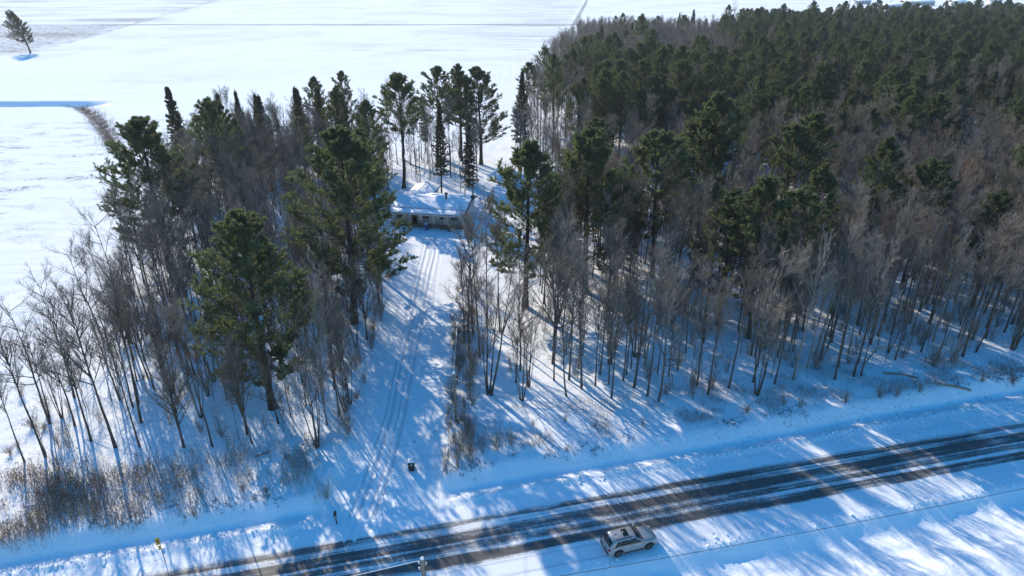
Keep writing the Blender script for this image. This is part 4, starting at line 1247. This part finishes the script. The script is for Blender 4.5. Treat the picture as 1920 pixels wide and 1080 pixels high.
barn(1786, 1812, 12, 5.5, 14, 'far building with a bluish shaded wall between dark treetops', 2.5, 'white', nwin=3)
barn(1858, 1878, 9, 5.5, 12, 'rightmost far building, a white roof between pines on the horizon', 2.5, 'white', nwin=2)
barn(1605, 1632, 8, 4.0, 10, 'leftmost far building half hidden by pale bushes', 2.0, nwin=3)
for k, px in enumerate((1578, 1590, 1603, 1622, 1640, 1668, 1748, 1708)):
    x, y = P(px, 19 - (k % 3) * 2)
    plant('bare_pale', 0, x, y, rng.uniform(.55, .85), rng.random() * 6, 'pale leafless tree among the far buildings on the horizon', 'pale trees on the horizon')

# ------------------------------------------------------------------ the parked car
def car_paint():
    m, nt, b = new_mat('silver_paint')
    tc = nt.nodes.new('ShaderNodeTexCoord'); geo_ = nt.nodes.new('ShaderNodeNewGeometry')
    sep = nt.nodes.new('ShaderNodeSeparateXYZ'); nt.links.new(tc.outputs['Object'], sep.inputs[0])
    z = X(nt, sep.outputs[2])
    dirt = (z.step(1.05, .35) * .8 + noise(nt, tc.outputs['Object'], 3.0, 5, .7).step(.45, .75) * .5).clamp()
    col = mixc(nt, dirt * .75, (0.33, 0.325, 0.32), (0.44, 0.435, 0.43))
    nt.links.new(col, b.inputs['Base Color'])
    nt.links.new((dirt * .45 + .28).clamp().s, b.inputs['Roughness'])
    b.inputs['Metallic'].default_value = .35
    return m
M['paint'] = car_paint()
M['carglass'] = simple('car_glass', (0.014, 0.017, 0.018), .08, spec=.6, var=.02)
M['trimblack'] = simple('black_trim', (0.02, 0.02, 0.022), .55)
M['red'] = simple('red_lens', (0.30, 0.012, 0.014), .25, spec=.6)
M['lens'] = simple('clear_lens', (0.55, 0.57, 0.6), .15, spec=.6)
M['rim'] = simple('alloy_rim', (0.22, 0.22, 0.23), .4, .7)

def loft(mb, rings, closed=True):
    n = len(rings[0]); base = np.array(rings, float).reshape(-1, 3); k = len(rings)
    ix = np.arange(n * k).reshape(k, n)
    nx = np.roll(ix, -1, 1) if closed else None
    if closed: q = np.stack([ix[:-1], nx[:-1], nx[1:], ix[1:]], -1)
    else: q = np.stack([ix[:-1, :-1], ix[:-1, 1:], ix[1:, 1:], ix[1:, :-1]], -1)
    mb.add(base, q.reshape(-1, 4))

def build_car(loc, rz):
    c = empty('parked_suv', loc, rz, .97)
    tag(c, 'silver grey station wagon style off-roader parked on the snowy shoulder, sunroof dark', 'car')
    W, XF, XR = .965, 1.50, -1.44        # half width, wheel centres
    xs = sorted(set(np.round(np.concatenate([np.linspace(-2.38, 2.38, 21), [XF + d for d in (-.47, -.44, -.36, -.22, 0, .22, .36, .44, .47)], [XR + d for d in (-.47, -.44, -.36, -.22, 0, .22, .36, .44, .47)]]), 3)))
    rings = []
    for x in xs:
        e = abs(x) / 2.40
        nose = sstep(1.75, 2.42, x); tail = sstep(-2.15, -2.42, x)
        w = W * (1 - .16 * nose ** 1.3 - .07 * tail - .025 * sstep(.6, 0, abs(x) - .3) * 0)
        sill = .30 + .12 * nose + .16 * tail
        for xc in (XF, XR):
            d = abs(x - xc)
            if d < .455: sill = max(sill, .37 + math.sqrt(max(.455 ** 2 - d * d, 0)))
        top = np.interp(x, [-2.42, -2.3, -1.9, .75, 1.0, 1.7, 2.2, 2.42], [.80, .98, 1.06, 1.08, 1.09, 1.03, .96, .74])
        shoulder = top - .07
        mid = max(sill + .01, min(.62, shoulder - .05))
        half = [(w * .90, sill), (w * .985, sill + .01), (w, mid), (w * .995, (mid + shoulder) / 2 + .02), (w * .955, shoulder), (w * .86, top), (w * .5, top + .028), (0, top + .035)]
        ring = [(x, -y, z) for y, z in half] + [(x, y, z) for y, z in reversed(half[:-1])]
        rings.append(ring)
    mb = MB(); loft(mb, rings, True)
    for r, fl in ((rings[0], False), (rings[-1], True)):
        n = len(r); cpt = np.mean(np.array(r), 0)
        mb.add(list(r) + [tuple(cpt)], t=[[n, i, (i + 1) % n] if fl else [n, (i + 1) % n, i] for i in range(n)])
    body = mb.build('body', M['paint'], c, True)
    # cabin: stacked rounded outlines leaning inwards
    def outline(x0, x1, hw, z, rnd, crown=0.0):
        pts = []
        for cx, cy, a0 in ((x1 - rnd, hw - rnd, 0), (x0 + rnd, hw - rnd, 90), (x0 + rnd, -hw + rnd, 180), (x1 - rnd, -hw + rnd, 270)):
            for k in range(5):
                a = R(a0 + 22.5 * k); pts.append((cx + rnd * math.cos(a), cy + rnd * math.sin(a), z))
        return pts
    lv = [(-2.34, 1.24, .90, 1.00, .22), (-2.30, 1.08, .885, 1.09, .26), (-2.12, .62, .80, 1.36, .28), (-1.90, .26, .715, 1.57, .28), (-1.76, .08, .64, 1.655, .28), (-1.5, -.12, .50, 1.705, .26), (-.95, -.55, .2, 1.725, .15)]
    cr = [outline(*l) for l in lv]
    mb = MB(); loft(mb, cr, True)
    n = len(cr[-1]); mb.add(cr[-1] + [(-.75, 0, 1.747)], t=[[n, i, (i + 1) % n] for i in range(n)])
    mb.build('roof', M['paint'], c, True)
    def lerp(a, b, t): return a + (b - a) * t
    def cab(z):
        zs = [l[3] for l in lv]
        return [np.interp(z, zs, [l[k] for l in lv]) for k in (0, 1, 2)]
    def pane(name, quad, par, mat='carglass', th=.012):
        p = np.array(quad, float); nrm = np.cross(p[1] - p[0], p[3] - p[0]); nrm /= np.linalg.norm(nrm)
        mb = MB(); m_ = 3
        mb.add(np.vstack([p + nrm * .012, p - nrm * .03]), [[0, 1, 2, 3], [0, 4, 5, 1], [1, 5, 6, 2], [2, 6, 7, 3], [3, 7, 4, 0]])
        return mb.build(name, M[mat], par)
    z0, z1 = 1.15, 1.52
    b0, f0, h0 = cab(z0); b1, f1, h1 = cab(z1)
    for sgn in (-1, 1):
        def sp_(x, z):
            h = cab(z)[2]; return (x, sgn * (h + .002), z)
        segs = [(-1.86, -1.22, -1.50, -1.20), (-1.20, -.27, -1.18, -.27), (-.25, .74, -.25, .16)]
        for xa, xb, xc, xd in segs:
            q = [sp_(xa, z0), sp_(xb, z0), sp_(xd, z1), sp_(xc, z1)]
            pane('side_window', q if sgn < 0 else q[::-1], c)
        # chrome-dark strip under the glass and mirrors, handles
        piece('belt_trim', M['trimblack'], c, ((-.58, sgn * .892, 1.095), (2.95, .03, .03)))
        mb = MB(); mb.box((.86, sgn * 1.04, 1.14), (.16, .20, .15), 0, .8); mr = mb.build('mirror', M['paint'], c)
        piece('handle', M['steel'], c, ((-1.0, sgn * .962, .93), (.20, .03, .04))); piece('handle', M['steel'], c, ((.05, sgn * .962, .93), (.20, .03, .04)))
        for xd in (-1.30, -.26, .92):
            piece('door_gap', M['trimblack'], c, ((xd, sgn * .9615, .76), (.018, .014, .52)))
        piece('sill_trim', M['trimblack'], c, ((.03, sgn * .945, .33), (1.95, .07, .12)))
        mb = MB(); mb.tube([(-1.62, sgn * .60, 1.665), (-1.5, sgn * .60, 1.73), (-.3, sgn * .60, 1.73), (-.12, sgn * .60, 1.655)], .025, 6); mb.build('roof_rail', M['trimblack'], c)
        mb = MB(); mb.box((2.20, sgn * .66, .84), (.24, .30, .13), sgn * -.45); mb.build('headlight', M['lens'], c)
        mb = MB(); mb.box((-2.28, sgn * .80, .93), (.20, .26, .15), sgn * .25); mb.build('tail_light', M['red'], c)
    hw0, hw1 = h0 - .13, h1 - .12
    pane('windscreen', [(f0 + .02, -hw0, z0), (f0 + .02, hw0, z0), (f1 + .02, hw1, z1 + .01), (f1 + .02, -hw1, z1 + .01)], c)
    pane('rear_window', [(b0 - .01, hw0, z0 + .03), (b0 - .01, -hw0, z0 + .03), (b1 - .01, -hw1, z1), (b1 - .01, hw1, z1)], c)
    # sunroof follows the roof
    pane('sunroof', [(-.80, -.40, 1.738), (-.28, -.40, 1.728), (-.28, .40, 1.728), (-.80, .40, 1.738)], c)
    mb = MB(); mb.box((-1.4, .0, 1.735), (.18, .05, .05), 0, .5); mb.build('aerial', M['trimblack'], c)
    piece('grille', M['trimblack'], c, ((2.40, 0, .70), (.05, 1.0, .16)))
    piece('bumper', M['trimblack'], c, ((2.33, 0, .46), (.18, 1.55, .16)))
    piece('bumper', M['trimblack'], c, ((-2.37, 0, .50), (.12, 1.70, .17)))
    piece('number_plate', M['white'], c, ((-2.44, 0, .80), (.02, .32, .16)))
    mb = MB(); mb.box((0, 0, .32), (4.3, 1.55, .16)); mb.build('underside', M['trimblack'], c)
    for xc in (XF, XR):
        for sgn in (-1, 1):
            # wheel arch lip
            aa = np.linspace(R(8), R(172), 15); mb = MB()
            loft(mb, [[(xc + r_ * math.cos(a), sgn * y_, .37 + r_ * math.sin(a)) for r_, y_ in ((.44, .93), (.44, .978), (.50, .975), (.50, .93))] for a in aa], True)
            mb.build('arch_trim', M['trimblack'], c)
            w = bpy.data.objects.new('wheel', None); link(w, c); w.location = (xc, sgn * .835, .37)
            mb = MB(); prof_ = [(.235, -.12), (.33, -.125), (.365, -.10), (.372, 0), (.365, .10), (.33, .125), (.235, .12)]
            loft(mb, [[(r_ * math.cos(a), y_, r_ * math.sin(a)) for a in np.arange(24) * 2 * math.pi / 24] for r_, y_ in prof_], True)
            mb.build('tyre', M['rubber'], w, True)
            mb = MB(); yy = sgn * .10
            loft(mb, [[(r_ * math.cos(a), sgn * y_, r_ * math.sin(a)) for a in np.arange(24) * 2 * math.pi / 24] for r_, y_ in ((.24, .125), (.225, .115), (.215, .06), (.0, .055))], True)
            mb.build('rim_well', M['trimblack'], w)
            mb = MB()
            for k in range(5):
                a = k * 2 * math.pi / 5 + .3
                for da in (-.13, .13):
                    mb.tube([(.04 * math.cos(a), yy, .04 * math.sin(a)), (.228 * math.cos(a + da), yy + sgn * .012, .228 * math.sin(a + da))], .019, 5)
            mb.tube([(0, yy - .03 * sgn, 0), (0, yy + .025 * sgn, 0)], .055, 10)
            mb.build('rim', M['rim'], w)
    return c
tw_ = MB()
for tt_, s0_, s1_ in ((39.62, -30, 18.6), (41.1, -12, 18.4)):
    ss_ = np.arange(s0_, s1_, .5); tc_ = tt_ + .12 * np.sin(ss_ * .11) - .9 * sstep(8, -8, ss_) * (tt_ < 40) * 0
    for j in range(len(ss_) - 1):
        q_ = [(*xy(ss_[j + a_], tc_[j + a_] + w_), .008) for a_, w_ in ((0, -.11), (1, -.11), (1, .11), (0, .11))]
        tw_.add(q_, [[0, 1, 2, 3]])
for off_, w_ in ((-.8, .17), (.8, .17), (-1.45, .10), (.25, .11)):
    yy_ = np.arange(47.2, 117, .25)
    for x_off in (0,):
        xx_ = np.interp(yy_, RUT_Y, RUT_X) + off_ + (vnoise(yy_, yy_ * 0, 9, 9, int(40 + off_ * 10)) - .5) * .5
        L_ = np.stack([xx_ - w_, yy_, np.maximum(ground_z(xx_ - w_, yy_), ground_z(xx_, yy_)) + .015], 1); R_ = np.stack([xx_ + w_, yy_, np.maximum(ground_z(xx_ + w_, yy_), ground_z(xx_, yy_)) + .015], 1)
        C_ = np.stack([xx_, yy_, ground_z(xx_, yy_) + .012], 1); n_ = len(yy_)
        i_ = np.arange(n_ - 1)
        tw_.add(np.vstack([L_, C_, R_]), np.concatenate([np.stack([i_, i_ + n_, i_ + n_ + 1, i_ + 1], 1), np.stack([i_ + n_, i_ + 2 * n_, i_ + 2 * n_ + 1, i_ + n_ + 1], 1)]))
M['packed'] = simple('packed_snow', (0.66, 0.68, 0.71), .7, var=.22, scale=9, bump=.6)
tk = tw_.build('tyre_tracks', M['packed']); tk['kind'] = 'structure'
# lumps of ploughed snow along the shoulder and bank
ck = MB()
for _ in range(900):
    s_ = rng.uniform(-40, 85); t_ = (49.3 + .9 * sstep(20, 70, s_) + rng.normal(0, .35)) if rng.random() < .62 else 38.9 + rng.normal(0, .3)
    x_, y_ = xy(s_, t_)
    if dw(y_)[0] < x_ < dw(y_)[1] and t_ > 45: continue
    r_ = abs(rng.normal(0, .07)) + .04
    ck.box((x_, y_, float(ground_z(x_, y_)) + r_ * .35), (r_ * rng.uniform(1, 2.2), r_ * rng.uniform(1, 2), r_ * rng.uniform(.8, 1.5)), rng.random() * 6, rng.uniform(.4, .8))
co = ck.build('snow_chunks', M['snow']); tag(co, 'broken lumps of ploughed snow along both road shoulders', 'snow lumps', None, 'stuff')
cxy = xy(20.1, 40.35)
build_car((cxy[0], cxy[1], .012), ROAD_ROT + R(3.5))

# ------------------------------------------------------------------ dead grass and weeds poking through the snow
def weed_patch(name, pts, hh, label, per=3, mat='weed', spread=.25, w=.012, head=True):
    pts = np.array(pts, float)
    p = np.repeat(pts, per, 0); p[:, :2] += rng.normal(0, spread, (len(p), 2))
    p[:, 2] = ground_z(p[:, 0], p[:, 1]) - .03
    h = rng.uniform(hh[0], hh[1], len(p))
    d = np.stack([rng.normal(0, .22, len(p)), rng.normal(0, .22, len(p)), np.ones(len(p))], 1)
    PP = p[:, None] + d[:, None] * (h[:, None, None] * np.array([0, .6, 1.0])[None, :, None])
    PP[:, 2, :2] += rng.normal(0, .07, (len(p), 2))
    mb = MB(); tubes(mb, PP, np.repeat(np.array([[w, w * .8, w * .45]]), len(p), 0), 3)
    if head:
        k = rng.random(len(p)) < .6
        blades(mb, PP[k][:, 2], d[k], 4, (.10, .22), (.02, .045), rng, .55)
        blades(mb, PP[k][:, 1], d[k], 2, (.12, .28), (.012, .03), rng, .8)
    o = mb.build(name, M[mat]); tag(o, label, 'dead grass', None, 'stuff'); return o
N = 9000
wx = rng.uniform(-54, -17, N); wt = rng.uniform(51.6, 64, N); ws = (wx + RD[1] * wt) / RD[0]
wy = xy(ws, wt)[1]
dens = np.clip(.75 * np.exp(-(wx + 50) / 9), .10, 1) * (sstep(51.5, 53.2, wt)) * sstep(64, 57, wt) * (.25 + 1.5 * sstep(.35, .7, vnoise(wx, wy, 2.6, 2.6, 61)))
k = rng.random(N) < dens
weed_patch('weed_patch', np.stack([wx, wy, 0 * wx], 1)[k], (.5, 1.35), 'tan and brown dead weeds standing thick in the snow at the lower left corner', 5, spread=.3)
N = 5200
ws = rng.uniform(-8, 78, N); wt = 54.2 + 7 * rng.random(N) ** 1.6; wx, wy = xy(ws, wt)
k = (vnoise(wx, wy, 3.2, 2.2, 63) > .56) & (wx > dw(wy)[1] + 1)
weed_patch('bramble_patch', np.stack([wx, wy, 0 * wx], 1)[k], (.25, .75), 'reddish brown brambles and dead stalks in the snow below the right stand', 4, 'twig_red', .3, .008, False)
N = 1500
ws = rng.uniform(-45, 80, N); wt = rng.normal(53.0, .55, N) + .9 * sstep(20, 70, ws); wx, wy = xy(ws, wt)
k = ((wx < dw(wy)[0] - .5) | (wx > dw(wy)[1] + .5)) & (vnoise(wx, wy, 2.4, 2.4, 65) > .5)
weed_patch('grass_tuft', np.stack([wx, wy, 0 * wx], 1)[k], (.06, .22), 'dark frozen grass tufts and clods speckling the snowy road bank', 5, 'bark', .09, .018, False)
N = 700
wy = rng.uniform(186, 249, N); wx = np.interp(wy, [185, 200, 225, 242, 250], [-108, -118, -134, -149, -156]) + rng.normal(0, 1.6, N)
weed_patch('gully_weeds', np.stack([wx, wy, 0 * wx], 1), (.4, 1.3), 'brown dead weeds lining the gully in the left field', 4, 'weed', .5, .03)
N = 420
wx, wy = rng.uniform(8, 60, N), rng.uniform(24, 38, N); k = st(wx, wy)[1] < 36.5
weed_patch('verge_stalks', np.stack([wx, wy, 0 * wx], 1)[k & (rng.random(N) < .35)], (.1, .4), 'few dead stalks in the snow on the near side of the road', 3, 'weed', .15, .008, False)
